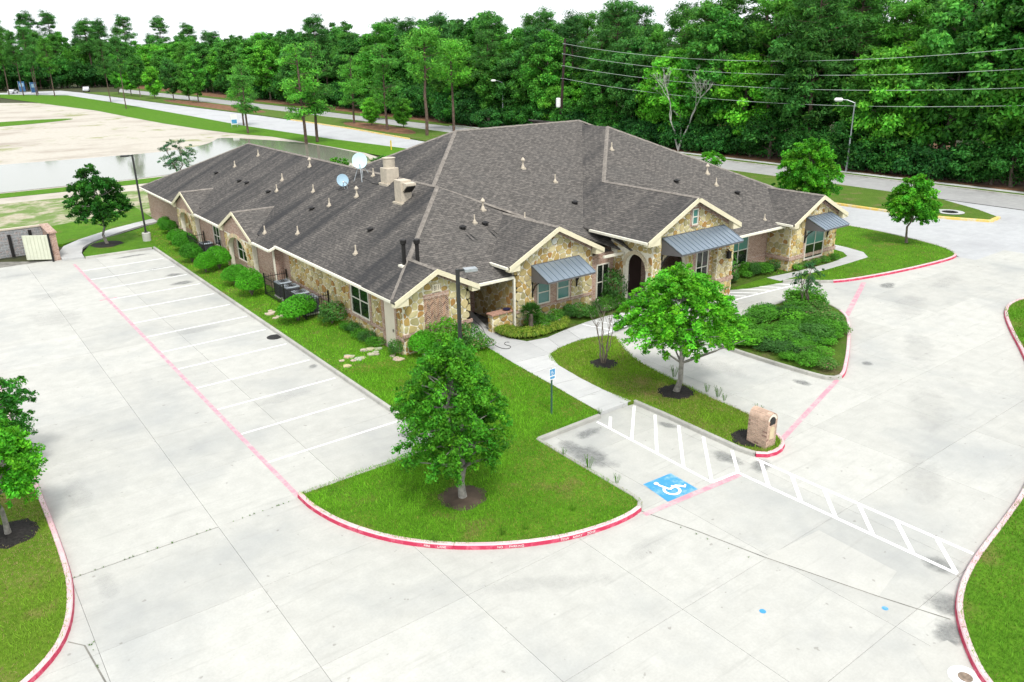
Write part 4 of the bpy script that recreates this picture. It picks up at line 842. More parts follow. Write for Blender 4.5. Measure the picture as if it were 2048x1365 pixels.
facet([(8.3, -27.25), (8.35, -27.2), (15.2, -20.4), (15.2, 8.6), (7.9, 15.9), (7.9, 5.9), (8.45, 5.9), (8.45, .7), (7.9, .7), (7.9, -4.95), (8.45, -4.95), (8.45, -10.75), (7.9, -10.75), (7.9, -13.6), (8.3, -13.6)], fL, '-x', SHINGLE_ST)
facet([(8.7, -26.85), (12.6, -26.95), (12.6, -27.45), (15.02, -27.45), (15.02, -27.1), (21.9, -27.1), (15.2, -20.4)], fF1, '-y', SHINGLE); facet([(15.2, -20.4), (22.0, -27.2), (22.5, 15.9), (15.2, 8.6)], fR1, '+x', SHINGLE); facet([(15.2, 8.6), (22.5, 15.9), (7.9, 15.9)], fB1, '+y', SHINGLE)
fF2 = lambda x, y: 2.97+.5*(y+26.8)
facet([(15.2, -20.0), (19.8, -15.4), (15.2, -10.8)], fL, '-x', SHINGLE_ST); facet3([(15.2, -20.0, 6.37), (22.2, -28.06, 3.09), (19.8, -15.4, 8.67)]); facet3([(19.8, -15.4, 8.67), (22.2, -28.06, 3.09), (32, -28.06, 3.09), (30, -15.4, 8.67)])
facet([(30, -15.4), (41.4, -26.8), (41.4, -4)], lambda x, y: 8.67-.5*(x-30), '+x', SHINGLE); facet([(19.8, -15.4), (8.5, -4.1), (41.4, -4), (30, -15.4)], lambda x, y: 8.67-.5*(y+15.4), '+y', SHINGLE)
fF3 = lambda x, y: 2.95+.5*(y+29.4); fL3 = lambda x, y: 8.45-.5*(29.85-x)
facet([(29.85, -18.4), (21.3, -26.95), (22.2, -29.4), (40.85, -29.4)], fF3, '-y', SHINGLE)
facet([(29.85, -18.4), (24.9, -23.35), (24.9, -30.6), (21.2, -30.6), (21.2, -15), (29.85, -15)], fL3, '-x', SHINGLE_MID)
facet([(24.9, -30.6), (28.6, -30.6), (28.6, -26.4), (24.9, -22.7)], lambda x, y: 5.975-.5*(x-24.9), '+x', SHINGLE)
facet([(29.85, -18.4), (40.85, -29.4), (40.85, -10), (29.85, -10)], lambda x, y: 8.45-.5*(x-29.85), '+x', SHINGLE)
def gable_y(xc, hw, ze, yf, yb, ml, mr, wall_x, slope=0.5):
    zr = ze+slope*hw
    facet([(xc-hw, yf), (xc, yf), (xc, yb), (xc-hw, yb)], lambda x, y: zr-slope*(xc-x), '-x', ml); facet([(xc, yf), (xc+hw, yf), (xc+hw, yb), (xc, yb)], lambda x, y: zr-slope*(x-xc), '+x', mr)
    fascia_y(xc, hw, ze, yf, zr, wall_x)
def fascia_y(xc, hw, ze, yf, zr, wall_x):
    for s, wx in ((-1, wall_x[0]), (1, wall_x[1])):
        e = xc+s*hw; d = 0.012+0.002*s
        P = [(e, yf-d, ze+.02), (xc, yf-d, zr+.02), (xc, yf-d, zr-.23), (e, yf-d, ze-.23)]
        MB().prism(P, (0, 0.045, 0)).obj('rake_board', CREAM, B)
        k = abs(wx-e)+0.12; MB().prism([(e-s*.01, yf+.03, ze-.03), (e-s*.01, yf+.03, ze-.26), (e-s*k, yf+.03, ze-.26), (e-s*k, yf+.03, ze-.03+k*.5)], (0, 0.32, 0)).obj('eave_return', CREAM, B)
gable_y(10.5, 2.3, 2.885, -27.72, -24.4, SHINGLE_ST, SHINGLE, (8.8, 12.5)); gable_y(17.65, 3.15, 3.43, -27.85, -22.9, SHINGLE_MID, SHINGLE, (15.05, 20.35)); gable_y(37.1, 2.9, 3.15, -30.32, -25.9, SHINGLE_MID, SHINGLE, (34.6, 39.55))
fascia_y(24.9, 3.7, 4.125, -30.61, 5.975, (22.0, 28.05))
def gable_x(yc, hw, zap, xf, xb):
    ze = 2.72; sl = (zap-ze)/hw
    facet([(xf, yc-hw), (xf, yc), (xb, yc), (xb, yc-hw)], lambda x, y: zap-sl*(yc-y), '-y', SHINGLE); facet([(xf, yc), (xf, yc+hw), (xb, yc+hw), (xb, yc)], lambda x, y: zap-sl*(y-yc), '+y', SHINGLE)
    for s in (-1, 1):
        e = yc+s*hw; d = 0.012+.002*s
        MB().prism([(xf-d, e, ze+.02), (xf-d, yc, zap+.02), (xf-d, yc, zap-.2), (xf-d, e, ze-.2)], (0.045, 0, 0)).obj('rake_board', CREAM, B)
        MB().prism([(xf+.03, e-s*.01, ze-.03), (xf+.03, e-s*.01, ze-.24), (xf+.03, e-s*.5, ze-.24), (xf+.03, e-s*.5, ze+.2)], (0.3, 0, 0)).obj('eave_return', CREAM, B)
gable_x(-7.85, 2.98, 4.07, 7.8, 10.9); gable_x(3.3, 2.68, 3.9, 7.8, 10.5)
# gutters
def gut(a, b): MB().bar(a, b, 0.13, 0.12).obj('gutter', GUTTER, B)
gut((8.25, -27.3, 2.84), (8.25, -13.55, 2.84)); gut((7.84, -13.62, 2.65), (7.84, -10.95, 2.65)); gut((7.84, -4.75, 2.65), (7.84, 0.5, 2.65)); gut((7.84, 6.1, 2.65), (7.84, 15.9, 2.65)); gut((7.84, -13.66, 2.66), (8.3, -13.66, 2.84))
gut((12.9, -27.5, 2.79), (15.0, -27.5, 2.79)); gut((20.5, -28.1, 3.02), (21.95, -28.1, 3.02)); gut((21.14, -30.55, 4.06), (21.14, -26.3, 4.06)); gut((28.3, -29.46, 2.89), (34.5, -29.46, 2.89)); gut((34.14, -30.2, 3.08), (34.14, -29.0, 3.08)); gut((14.44, -27.75, 3.36), (14.44, -26.3, 3.36))
for x, y, z1 in ((14.98, -27.56, 2.75), (8.2, -13.32, 2.6)): MB().bar((x, y, 0.2), (x, y, z1), 0.09, 0.09).obj('downspout', GUTTER, B)
MB().box(14.9, 15.06, -27.72, -27.5, 0.12, 0.25).obj('downspout_boot', IRON, B)
# ridge and hip caps
def cap(a, b, w=0.26):
    a, b = Vector(a), Vector(b); d = (b-a).normalized(); r = d.cross(Vector((0, 0, 1))).normalized(); n = max(1, int((b-a).length/0.9)); u = Vector((0, 0, 1))
    m = MB()
    for k in range(n):
        p, q = a+(b-a)*(k/n), a+(b-a)*((k+1.04)/n); z0 = 0.012+0.012
        m.add([p+u*.03, q+u*.018, p+r*w/2-u*.05, q+r*w/2-u*.062, p-r*w/2-u*.05, q-r*w/2-u*.062], [(0, 1, 3, 2), (1, 0, 4, 5), (0, 2, 4), (1, 5, 3)])
    m.obj('ridge_cap', CAP, B, uv=None)
for a, b in (((15.2, -20.4, 6.39), (15.2, 8.6, 6.39)), ((8.3, -27.3, 2.95), (15.2, -20.4, 6.39)), ((15.2, -20.1, 6.39), (18.9, -24.3, 4.64)), ((15.2, -20.0, 6.40), (19.8, -15.4, 8.69)), ((19.8, -15.4, 8.69), (30, -15.4, 8.69)), ((30, -15.4, 8.69), (31.5, -16.9, 7.94)), ((15.2, -10.8, 6.39), (19.8, -15.4, 8.69)), ((15.2, 8.6, 6.39), (7.9, 15.9, 2.74)), ((29.85, -18.4, 8.47), (24.9, -23.35, 5.99)), ((29.85, -18.4, 8.47), (40.85, -29.4, 2.97)), ((24.9, -23.35, 5.99), (24.9, -30.6, 5.99)), ((17.65, -27.85, 5.02), (17.65, -23.0, 5.02)), ((10.5, -27.7, 4.05), (10.5, -25.0, 4.05)), ((37.1, -30.3, 4.62), (37.1, -26.0, 4.62)), ((7.8, -7.85, 4.08), (10.7, -7.85, 4.08)), ((7.8, 3.3, 3.91), (10.3, 3.3, 3.91))): cap(a, b, 0.24)
# roof vents
def vent(x, y, z, k=1.0, capd=False):
    k *= .82; m = MB(); m.box(x-.17*k, x+.17*k, y-.17*k, y+.17*k, z-.12, z+.03); m.tube([(x, y, z+.0), (x, y, z+.16*k), (x, y, z+.26*k)], [.15*k, .11*k, .06*k], 8); v = m.obj('vent_pipe', VENT, B, uv=None)
    MB().tube([(x, y, z+.2*k), (x, y, z+.62*k)], 0.055*k, 8).obj('pipe', VENT, v, uv=None)
    if capd: MB().tube([(x, y, z+.55*k), (x, y, z+.62*k), (x, y, z+.78*k)], [.15*k, .15*k, .02], 8).obj('cap', VENT, v, uv=None)
for x, y in ((14.21, 3.93), (12.63, 4.95), (12.7, -4.38), (11.74, -5.67), (12.55, -9.82), (11.93, -13.42), (8.71, -10.95), (9.5, -14.15), (9.71, -21.08), (14.9, -13.6)): vent(x, y, fL(x, y), 0.9)
for x, y in ((14.4, -5.31), (13.1, -14.8)): vent(x, y, fL(x, y), 1.0, True)
vent(16.64, -22.66, 5.24, 1.0, True); vent(15.49, -23.5, 4.82, .85); vent(18.3, -24.2, 4.68, .85); vent(21.57, -19.89, 6.69, 1.0, True); vent(22.66, -21.57, 5.95, .9); vent(28.05, -20.7, 7.3, .9); vent(33.4, -24.05, 5.63, 1.0, True); vent(32.98, -25.17, 5.07, .9); vent(33.49, -28.64, 3.33, .7)
for x, y, z in ((11.5, 6.24, 0), (11.53, -0.43, 0), (11.49, 1.01, 0), (11.41, -4.86, 0), (11.28, -12.23, 0), (11.24, -19.82, 0), (14.56, -23.78, 4.68), (16.0, -23.77, 4.69), (22.36, -23.71, 5.0), (30.15, -24.37, 5.47), (33.88, -26.19, 4.56)):
    z = z or fL(x, y); m = MB(); m.tube([(x, y, z-.05), (x, y, z+.1)], [.13, .12], 10); m.tube([(x, y, z+.1), (x, y, z+.14), (x, y, z+.2)], [.2, .19, .05], 10); m.obj('low_roof_vent', IRON, B, uv=None)
for x, y in ((10.15, -25.3), (10.68, -25.65)):
    z = 3.8; m = MB(); m.tube([(x, y, z-.1), (x, y, z+1.12)], .095, 12); p_ = m.obj('flue_pipe', IRON, B, uv=None, smooth=False); MB().tube([(x, y, z+1.0), (x, y, z+1.05), (x, y, z+1.22), (x, y, z+1.26)], [.1, .15, .16, .12], 12).obj('cap', IRON, p_, uv=None); MB().box(x-.24, x+.24, y-.2, y+.2, z-.2, z+.03).obj('flashing', GUTTER, p_)
c1 = MB().box(14.45, 15.25, -16.15, -15.35, 5.6, 6.95, bev=.015).obj('roof_exhaust', VENT, B); MB().box(14.35, 15.35, -16.25, -15.25, 5.6, 6.08).obj('curb', VENT, c1); MB().tube([(14.85, -15.75, 6.95), (14.85, -15.75, 7.0), (14.85, -15.75, 7.45), (14.85, -15.75, 7.52)], [.36, .34, .36, .40], 18).obj('cowl', VENT, c1, uv=None)
c2 = MB().box(13.45, 14.1, -19.5, -18.75, 5.0, 6.75, bev=.015).obj('roof_exhaust', VENT, B); MB().box(13.35, 14.2, -19.6, -18.65, 5.0, 5.55).obj('curb', VENT, c2)
MB().prism([(13.55, -19.5, 6.65), (13.55, -19.95, 6.62), (13.55, -19.95, 6.5), (13.55, -19.5, 6.15)], (0.6, 0, 0)).obj('hood', VENT, c2); MB().prism([(13.6, -19.53, 6.13), (13.6, -19.96, 6.47), (13.6, -19.97, 6.45), (13.6, -19.55, 6.1)], (0.5, 0, 0)).obj('louvre', IRON, c2)
# soot streaks below the two low vents on the front slope
sm = MB().add([(-1.25, -1.25, 0), (1.25, -1.25, 0), (1.25, 1.25, 0), (-1.25, 1.25, 0)], [(0, 1, 2, 3)]).mesh('soot_streak', SOOT, uv=None)
for x, y in ((14.6, -24.5), (16.05, -24.5)):
    for dx in (-.12, .12):
        o_ = bpy.data.objects.new('soot_streak', sm); COL.objects.link(o_); o_.parent = B; o_.location = Vector((x+dx, y+.05*dx, fF1(x, y)+.012+.004*(dx > 0)))-org(B); o_.rotation_euler = (math.atan(.5), 0, .25*(1 if dx > 0 else .4)); o_.scale = (.14, .75, 1)
# awnings
def awning(x0, x1, yw, zt_, yf, zf, n):
    m = MB()
    for x, s in ((x0, 1), (x1, -1)): m.prism([(x, yw-.06, zt_-.02), (x, yf, zf-.02), (x, yf, zf-.1), (x, yw-.06, zf-.25)], (s*.03, 0, 0))
    m.box(x0, x1, yf-.02, yf+.02, zf-.1, zf-.005); m.box(x0, x1, yw-.09, yw-.05, zt_-.1, zt_+.04); a = m.obj('awning', METALD, B)
    dy, dz = yf-(yw-.06), zf-zt_
    for k in range(n):
        u0, u1 = x0+(x1-x0)*k/n+.006, x0+(x1-x0)*(k+1)/n-.006
        MB().prism([(u0, yw-.06, zt_), (u0, yf-.04, zf-.01), (u1, yf-.04, zf-.01), (u1, yw-.06, zt_)], (0, 0, .02)).obj('panel', METAL, a, uv=None)
    for k in range(n+1):
        u = x0+(x1-x0)*k/n; MB().prism([(u-.012, yw-.06, zt_+.01), (u-.012, yf-.04, zf), (u-.012, yf-.04, zf+.045), (u-.012, yw-.06, zt_+.055)], (.024, 0, 0)).obj('seam', METAL, a, uv=None)
    for x in (x0+.06, x1-.12):
        pts = [(x, yw-.08, zf-1.0), (x, yw-.1, zf-.75), (x, yw-.28, zf-.42), (x, yw-.6, zf-.18), (x, yw-.85, zf-.08)]
        MB().tube(pts, .035, 6).obj('bracket', IRON, a, uv=None); MB().bar((x, yw-.07, zf-1.05), (x, yw-.07, zf-.1), .06, .05).obj('bracket_plate', IRON, a)
awning(16.15, 19.32, -27.4, 3.17, -28.75, 2.58, 9); awning(22.55, 27.5, -30.2, 4.1, -31.62, 3.48, 14); awning(35.9, 38.55, -29.9, 3.33, -31.28, 2.78, 8)

# ------------------------------------------------------------------ small built things
# kerb lettering
WL = mat('kerb_lettering', (0.80, 0.72, 0.72), 0.7, 0.1, 8)
kr = [o_ for o_ in bpy.data.objects if o_.name.startswith('red_kerb') and o_.get('label', '').startswith('curved red')][0]
def kerb_text(word, s):
    P = [Vector((x, y, 0)) for x, y in redc]; acc = 0
    for a, b in zip(P, P[1:]):
        L = (b-a).length
        if acc+L >= s:
            p = a+(b-a)*((s-acc)/L); d = (b-a).normalized(); break
        acc += L
    out = Vector((d.y, -d.x, 0)); z = Vector((0, 0, 1)); tilt = (z*0.13-out*0.0+Vector((0, 0, 0))).normalized()
    mm = Matrix((d, z, out)).transposed().to_4x4(); mm.translation = p+out*0.052+z*0.066
    text_mesh(word, 0.105, WL, 'kerb_lettering', kr, mm, 0.003)
for w_, s in (('FIRE', 5.35), ('LANE', 5.78), ('NO', 7.45), ('PARKING', 7.92), ('TOW', 9.35), ('AWAY', 9.75), ('ZONE', 10.2)): kerb_text(w_, s)
# brick mailbox
mb = thing('brick_mailbox', (14.32, -42.85, 0.13), 'brick pillar mailbox with rounded top at the tip of the centre lawn', 'mailbox')
x0, x1, y0, y1 = 14.05, 14.6, -43.2, -42.4; zc = 1.16; rr = 0.275
core = MB().box(x0+.02, x1-.02, y0+.02, y1-.02, 0.1, zc)
core.prism([(14.325+(rr-.02)*math.cos(math.pi*k/12), y0+.02, zc+(rr-.02)*math.sin(math.pi*k/12)) for k in range(13)], (0, y1-y0-.04, 0)); core.obj('mortar_core', MORTAR, mb)
rm = random.Random(9)
def bcol():
    f = rm.uniform(.85, 1.15); return (0.54*f, 0.385*f, 0.295*f) if rm.random() > .1 else (0.3, 0.19, 0.15)
hz = 0.075
for j in range(14):
    z = 0.12+j*hz
    for side in range(4):
        L = (y1-y0) if side % 2 == 0 else (x1-x0); off = 0.1 if (j+side) % 2 else 0.0; a = -off
        while a < L-0.02:
            b0, b1 = max(a, 0), min(a+0.190, L); a += 0.205
            if b1-b0 < 0.03: continue
            m = MB()
            if side == 0: m.box(x0, x0+.04, y0+b0, y0+b1, z, z+hz-.016, bcol())
            elif side == 2: m.box(x1-.04, x1, y0+b0, y0+b1, z, z+hz-.016, bcol())
            elif side == 1:
                if 0.5 < z-0.13 < 0.86 and False: continue
                m.box(x0+b0+.001, x0+b1-.001, y0-.002, y0+.04, z, z+hz-.016, bcol())
            else: m.box(x0+b0+.001, x0+b1-.001, y1-.04, y1+.002, z, z+hz-.016, bcol())
            m.obj('brick', BRICKS, mb, uv=None)
for k in range(11):      # rounded top, bricks laid across the arch
    t0, t1 = math.pi*k/11+.015, math.pi*(k+1)/11-.015
    for q in range(4):
        ya, yb = y0+(y1-y0)*q/4+.004, y0+(y1-y0)*(q+1)/4-.004
        P = [(14.325+r*math.cos(t), ya, zc+r*math.sin(t)) for r, t in ((rr-.03, t0), (rr, t0), (rr, t1), (rr-.03, t1))]
        MB().prism(P, (0, yb-ya, 0), bcol()).obj('brick', BRICKS, mb, uv=None)
dm = MB().prism([(14.325+.15*math.cos(math.pi*k/10), y0-.012, zc-.02+.15*math.sin(math.pi*k/10)) for k in range(11)]+[(14.175, y0-.012, zc-.16), (14.475, y0-.012, zc-.16)], (0, .03, 0)).obj('mailbox_door', IRON, mb)
MB().prism([(14.2, y0-.016, 0.45), (14.46, y0-.016, 0.45), (14.46, y0-.016, 0.86), (14.33, y0-.016, 0.94), (14.2, y0-.016, 0.86)], (0, .03, 0), (0.6, 0.5, 0.33)).obj('stone_inset', STONE, mb)
fl = MB(); fl.tube([(14.3, -42.75+.0, 0.15), (13.95, -42.2, 0.3), (13.85, -42.1, 0.16)], [.05, .09, .02], 6)
# accessible parking sign
sp = thing('accessible_sign', (10.04, -36.34, 0.13), 'blue and white accessible parking sign on a green post', 'sign')
MB().bar((10.04, -36.34, 0.1), (10.04, -36.34, 2.05), 0.05, 0.05).obj('post', mat('green_post', (0.05, 0.12, 0.09), 0.6, 0.1), sp)
pn = MB().box(9.89, 10.19, -36.385, -36.375, 1.6, 2.06).obj('sign_plate', WHITEP, sp)
MB().box(9.92, 10.16, -36.39, -36.386, 1.78, 2.03).obj('blue_panel', BLUE, pn); MB().box(9.93, 10.15, -36.39, -36.386, 1.64, 1.73).obj('blue_panel', BLUE, pn)
ic = MB(); ic.tube([(10.03+.05*math.cos(k*math.pi/6), -36.394, 1.87+.05*math.sin(k*math.pi/6)) for k in range(13)], .008, 4); ic.box(10.0, 10.02, -36.398, -36.393, 1.88, 1.97); ic.obj('wheelchair_symbol', WHITEP, pn, uv=None)
# car park lamps
def lot_lamp(x, y, h, label, base, head_dx, head_dy):
    t = thing('parking_lamp', (x, y, 0.1), label, 'lamp post', 'car park lamp posts')
    z0 = 0.1
    if base: MB().tube([(x, y, 0.1), (x, y, 0.72), (x, y, 0.76)], [.3, .3, .27], 20).obj('concrete_base', CONC_NEW, t, uv=None); z0 = .76
    MB().bar((x, y, z0), (x, y, h), .12, .12).obj('pole', POLE, t)
    MB().box(x-.13, x+.13, y-.13, y+.13, z0, z0+.06).obj('base_plate', POLE, t)
    d = Vector((head_dx, head_dy, 0)).normalized(); p = Vector((x, y, h-.06))
    MB().bar(p, p+d*.3, .06, .08).obj('arm', POLE, t); hd = MB().bar(p+d*.26, p+d*.78, .36, .11).obj('lamp_head', GALV if not base else POLE, t); MB().bar(p+d*.3-Vector((0, 0, .06)), p+d*.74-Vector((0, 0, .06)), .3, .012).obj('lens', WHITEP, hd)
lot_lamp(5.63, 6.0, 6.5, 'dark lamp post on a round concrete base by the bin store path', True, -1, 0.4)
lot_lamp(8.66, -32.2, 5.3, 'dark square lamp post rising behind the near oak', False, 0.95, -0.3)
# street lamps by the far road
for x, y, h, lb in ((75.6, -9.1, 7.4, 'grey street lamp at the edge of the wood on the right'), (77.4, 57.3, 7.9, 'distant grey street lamp behind the main roof ridge')):
    t = thing('street_lamp', (x, y, 0), lb, 'street lamp', 'street lamps'); MB().tube([(x, y, 0), (x, y, h-.3), (x, y, h)], [.11, .07, .06], 8).obj('pole', GALV, t, uv=None)
    d = Vector((-.5, .86, 0)); p = Vector((x, y, h-.1)); MB().tube([p, p+d*.8+Vector((0, 0, .3)), p+d*1.5+Vector((0, 0, .35))], .05, 6).obj('arm', GALV, t, uv=None)
    q = p+d*1.7+Vector((0, 0, .33)); MB().tube([q-d*.45, q-d*.3, q+d*.3, q+d*.45], [.1, .2, .2, .08], 8).obj('lamp_head', WHITEP, t, uv=None)
# utility pole and wires
up = thing('utility_pole', (76.0, 40.4, 0), 'tall dark wooden utility pole with transformer behind the roof ridge', 'utility pole')
MB().tube([(76.2, 40.6, 0), (76, 39.3, 14.6)], [.24, .17], 10).obj('pole', WOODP, up, uv=None)
MB().tube([(75.5, 40.2, 4.6), (75.5, 40.2, 4.75), (75.5, 40.2, 5.9), (75.5, 40.2, 6.0)], [.3, .36, .36, .25], 12).obj('transformer', WHITEP, up, uv=None)
hts = [13.9, 12.45, 10.75, 8.9]
for z in hts: MB().tube([(75.9, 39.3+(14-z)*.08, z-.1), (75.6, 39.3+(14-z)*.08, z)], [.05, .07], 6).obj('insulator', GALV, up, uv=None)
MB().bar((76.1, 39.4, 14.2), (75.2, 40.1, 14.3), .1, .1).obj('crossarm', WOODP, up)
WIREM = mat('wire', (0.42, 0.47, 0.45), 0.5, 0)
ends = [(12.75, 11.4), (10.9, 9.9), (9.25, 8.4), (7.65, 6.75)]
for i, z in enumerate(hts):
    pts = []
    za, zm, zb = z, (11.55, 10.05, 8.53, 6.88)[i], (12.75, 10.95, 9.3, 7.72)[i]
    ya, ym, yb = 39.2, -1.7, -25; 
    for k in range(31):
        y = 39.2-85*k/30; L1 = (y-ym)*(y-yb)/((ya-ym)*(ya-yb)); L2 = (y-ya)*(y-yb)/((ym-ya)*(ym-yb)); L3 = (y-ya)*(y-ym)/((yb-ya)*(yb-ym)); pts.append((75.6, y, za*L1+zm*L2+zb*L3))
    single('power_line', MB().tube(pts, 0.024, 5), WIREM, ['topmost thin power line crossing in front of the wood', 'second power line from the top in front of the wood', 'third power line from the top in front of the wood', 'lowest power line in front of the wood'][i], 'power line', 'power lines')
# satellite dishes
def dish(c, base, r, look, m_, label, tri):
    t = thing('satellite_dish', base, label, 'satellite dish', 'roof satellite dishes'); c = Vector(c); look = Vector(look).normalized(); a = look.cross(Vector((0, 0, 1))).normalized(); b = a.cross(look)
    m = MB(); n = 20; rings = [0, .35, .7, 1.0]; vs = [c]
    for q in rings[1:]:
        for k in range(n): th = 2*math.pi*k/n; vs.append(c+(a*math.cos(th)+b*math.sin(th)*1.08)*r*q+look*(r*.22*q*q))
    fs_ = [(0, 1+k, 1+(k+1) % n) for k in range(n)]
    for q in range(2): fs_ += [(1+q*n+k, 1+(q+1)*n+k, 1+(q+1)*n+(k+1) % n, 1+q*n+(k+1) % n) for k in range(n)]
    m.add(vs, fs_); m.obj('reflector', m_, t, uv=None, smooth=True)
    B_ = Vector(base); MB().tube([B_, B_+Vector((0, 0, .35)), c-look*.03], .025, 6).obj('mast', GALV, t, uv=None)
    f = c+look*r*.95-b*r*.55; MB().tube([c-b*r*.95+look*.1*r, f], .018, 6).obj('feed_arm', GALV, t, uv=None); MB().tube([f-look*.08, f+look*.05], [.05, .035], 8).obj('feed_horn', WHITEP, t, uv=None)
    for dx, dy in tri: MB().tube([c-look*.05, (B_.x+dx, B_.y+dy, fL(B_.x+dx, 0)+.02)], .02, 5).obj('leg', GALV, t, uv=None)
dish((14.55, -12.6, 7.05), (14.55, -12.85, 6.03), 0.46, (-.45, -.80, .35), DISHL, 'larger pale satellite dish on tripod legs on the left roof', [(-.45, .35), (-.35, -.55), (.45, .1)])
dish((13.35, -12.5, 5.98), (13.5, -12.75, 5.5), 0.36, (-.30, -.85, .4), DISHG, 'smaller blue grey satellite dish low on the left roof', [(-.12, .1)])
single('roof_cable', MB().tube([(14.5, -13.0, 6.05), (14.45, -13.8, 6.0), (14.3, -14.6, 5.95), (14.35, -15.3, 5.98)], .018, 5), IRON, 'black cable lying on the roof from the dish to the exhaust box', 'cable')
# condensers
ac0 = thing('air_conditioner', (8.1, -14.6, 0.13), 'air conditioner farthest of the four behind the near iron fence', 'air conditioner', 'condensers along the left wall')
def acu(root, x, y, s=0.39, h=0.98):
    MB().box(x-s-.06, x+s+.06, y-s-.06, y+s+.06, 0.1, 0.2).obj('pad', CONC_NEW, root)
    MB().box(x-s, x+s, y-s, y+s, 0.2, h, bev=.05).obj('case', ACM, root)
    for k in range(9): MB().box(x-s-.008, x+s+.008, y-s-.008, y+s+.008, 0.28+.075*k, 0.30+.075*k).obj('louvre', IRON, root)
    MB().box(x-s-.01, x+s+.01, y-s-.01, y+s+.01, h, h+.06, bev=.03).obj('top_cover', ACT, root)
    g = MB()
    for k in range(3): r = .1+.1*k; g.tube([(x+r*math.cos(q*math.pi/10), y+r*math.sin(q*math.pi/10), h+.075) for q in range(21)], .01, 4)
    for k in range(4): g.bar((x+.32*math.cos(k*math.pi/4), y+.32*math.sin(k*math.pi/4), h+.07), (x-.32*math.cos(k*math.pi/4), y-.32*math.sin(k*math.pi/4), h+.07), .012, .012)
    g.obj('fan_guard', IRON, root, uv=None)
acu(ac0, 8.1, -14.6)
for (x, y), lb in zip(((8.1, -15.75), (8.05, -17.2), (8.05, -18.4), (7.75, -1.6)), ('second air conditioner behind the near iron fence', 'third air conditioner behind the near iron fence, beside the rounded shrubs', 'air conditioner nearest the big clipped hedge', 'lone air conditioner inside the far iron fence')):
    copy_tree(ac0, (x, y, 0.13), 0, 1.0, lb)
# iron fences
def fence(pts, label, h=1.35):
    t = thing('iron_fence', (*pts[0], 0.13), label, 'fence', 'iron fences')
    for a, b in zip(pts, pts[1:]):
        A, B_ = Vector((*a, 0)), Vector((*b, 0)); L = (B_-A).length
        for z in (.28, h-.12): MB().bar(A+Vector((0, 0, z)), B_+Vector((0, 0, z)), .03, .035).obj('rail', IRON, t)
        n = int(L/.13)
        for k in range(1, n): p = A+(B_-A)*(k/n); MB().bar((p.x, p.y, .16), (p.x, p.y, h+.05), .017, .017).obj('picket', IRON, t, uv=None)
    for p in pts: MB().bar((*p, .1), (*p, h+.12), .06, .06).obj('post', IRON, t)
fence([(8.7, -13.7), (7.35, -13.7), (7.35, -16.6), (7.35, -19.4), (8.7, -19.4)], 'black iron fence round the four air conditioners by the near stone wall')
fence([(8.2, 0.2), (7.1, 0.2), (7.1, -3.4), (8.2, -3.4)], 'black iron fence round the lone air conditioner on the left side')
# low porch wall and hose
lw = thing('low_wall', (14.35, -27.15, 0.1), 'low stone wall with a brick cap beside the side porch', 'wall')
MB().box(13.75, 15.04, -27.35, -27.0, 0.05, 1.0).obj('core', MORTAR, lw); stones(('y', -27.35), [R(13.75, 15.04, 0.08, 1.0)], lw, 0.33, 131, False); stones(('x', 13.75), [R(-27.35, -27.0, 0.08, 1.0)], lw, 0.33, 132, False)
for k in range(13): MB().box(13.69+.107*k, 13.69+.107*k+.097, -27.43, -26.92, 1.0, 1.07, (0.46*(1+.1*math.sin(k*3)), .27, .2)).obj('brick', BRICKS, lw, uv=None)
single('bowl', MB().tube([(14.75, -27.2, 1.07), (14.75, -27.2, 1.13), (14.75, -27.2, 1.15)], [.1, .2, .21], 14), mat('dark_blue_glaze', (.01, .012, .06), .3, 0), 'dark blue bowl on the brick cap of the porch wall', 'bowl')
hose = chaikin([(14.3, -24.6, .15), (14.0, -25.6, .15), (13.75, -26.5, .155), (13.3, -27.3, .155), (13.15, -28.0, .155), (12.85, -28.5, .155), (12.7, -29.3, .155), (12.95, -29.75, .155), (13.3, -29.5, .155), (13.15, -29.1, .155), (13.4, -28.85, .155), (13.55, -29.0, .155)], 3)
single('garden_hose', MB().tube(hose, .013, 6), RUBBER, 'thin dark hose snaking over the walkway by the side porch', 'hose')
# bin store
bs = thing('bin_store', (-4, 6, 0), 'grey block bin store with brick pier at the left edge', 'bin store')
MB().box(-9, -0.6, 7.6, 7.85, 0, 1.9).obj('back_wall', BLOCK, bs); MB().box(-0.9, -0.5, 4.3, 7.9, 0, 1.92).obj('side_wall', BRICK, bs); MB().box(-9.1, -0.45, 7.55, 7.9, 1.9, 2.0).obj('cap', VENT, bs); MB().box(-0.98, -0.42, 4.2, 7.95, 1.92, 2.02).obj('cap', BRICKS if False else SOLDIER, bs)
gt = MB().prism([(-2.45, 5.15, 0.15), (-1.05, 4.2, 0.15), (-1.05, 4.2, 1.85), (-2.45, 5.15, 1.85)], (.03, .045, 0)).obj('gate', mat('gate_cream', (0.60, 0.62, 0.50), .6, .06), bs)
MB().bar((-1.0, 4.1, 0), (-1.0, 4.1, 1.95), .12, .12).obj('gate_post', IRON, bs); MB().bar((-3.0, 7.5, 0), (-3.0, 7.5, 1.6), .2, .1).obj('bollard', IRON, bs); MB().bar((-1.7, 7.5, 0), (-1.7, 7.5, 1.75), .2, .1).obj('bollard', IRON, bs)
for k in range(7): u = k/7; MB().prism([(-2.44+1.4*u, 5.12-.95*u, .17), (-2.42+1.4*u, 5.105-.95*u, .17), (-2.42+1.4*u, 5.105-.95*u, 1.83), (-2.44+1.4*u, 5.12-.95*u, 1.83)], (-.012, -.018, 0)).obj('gate_rib', MATS['gate_cream'], gt)
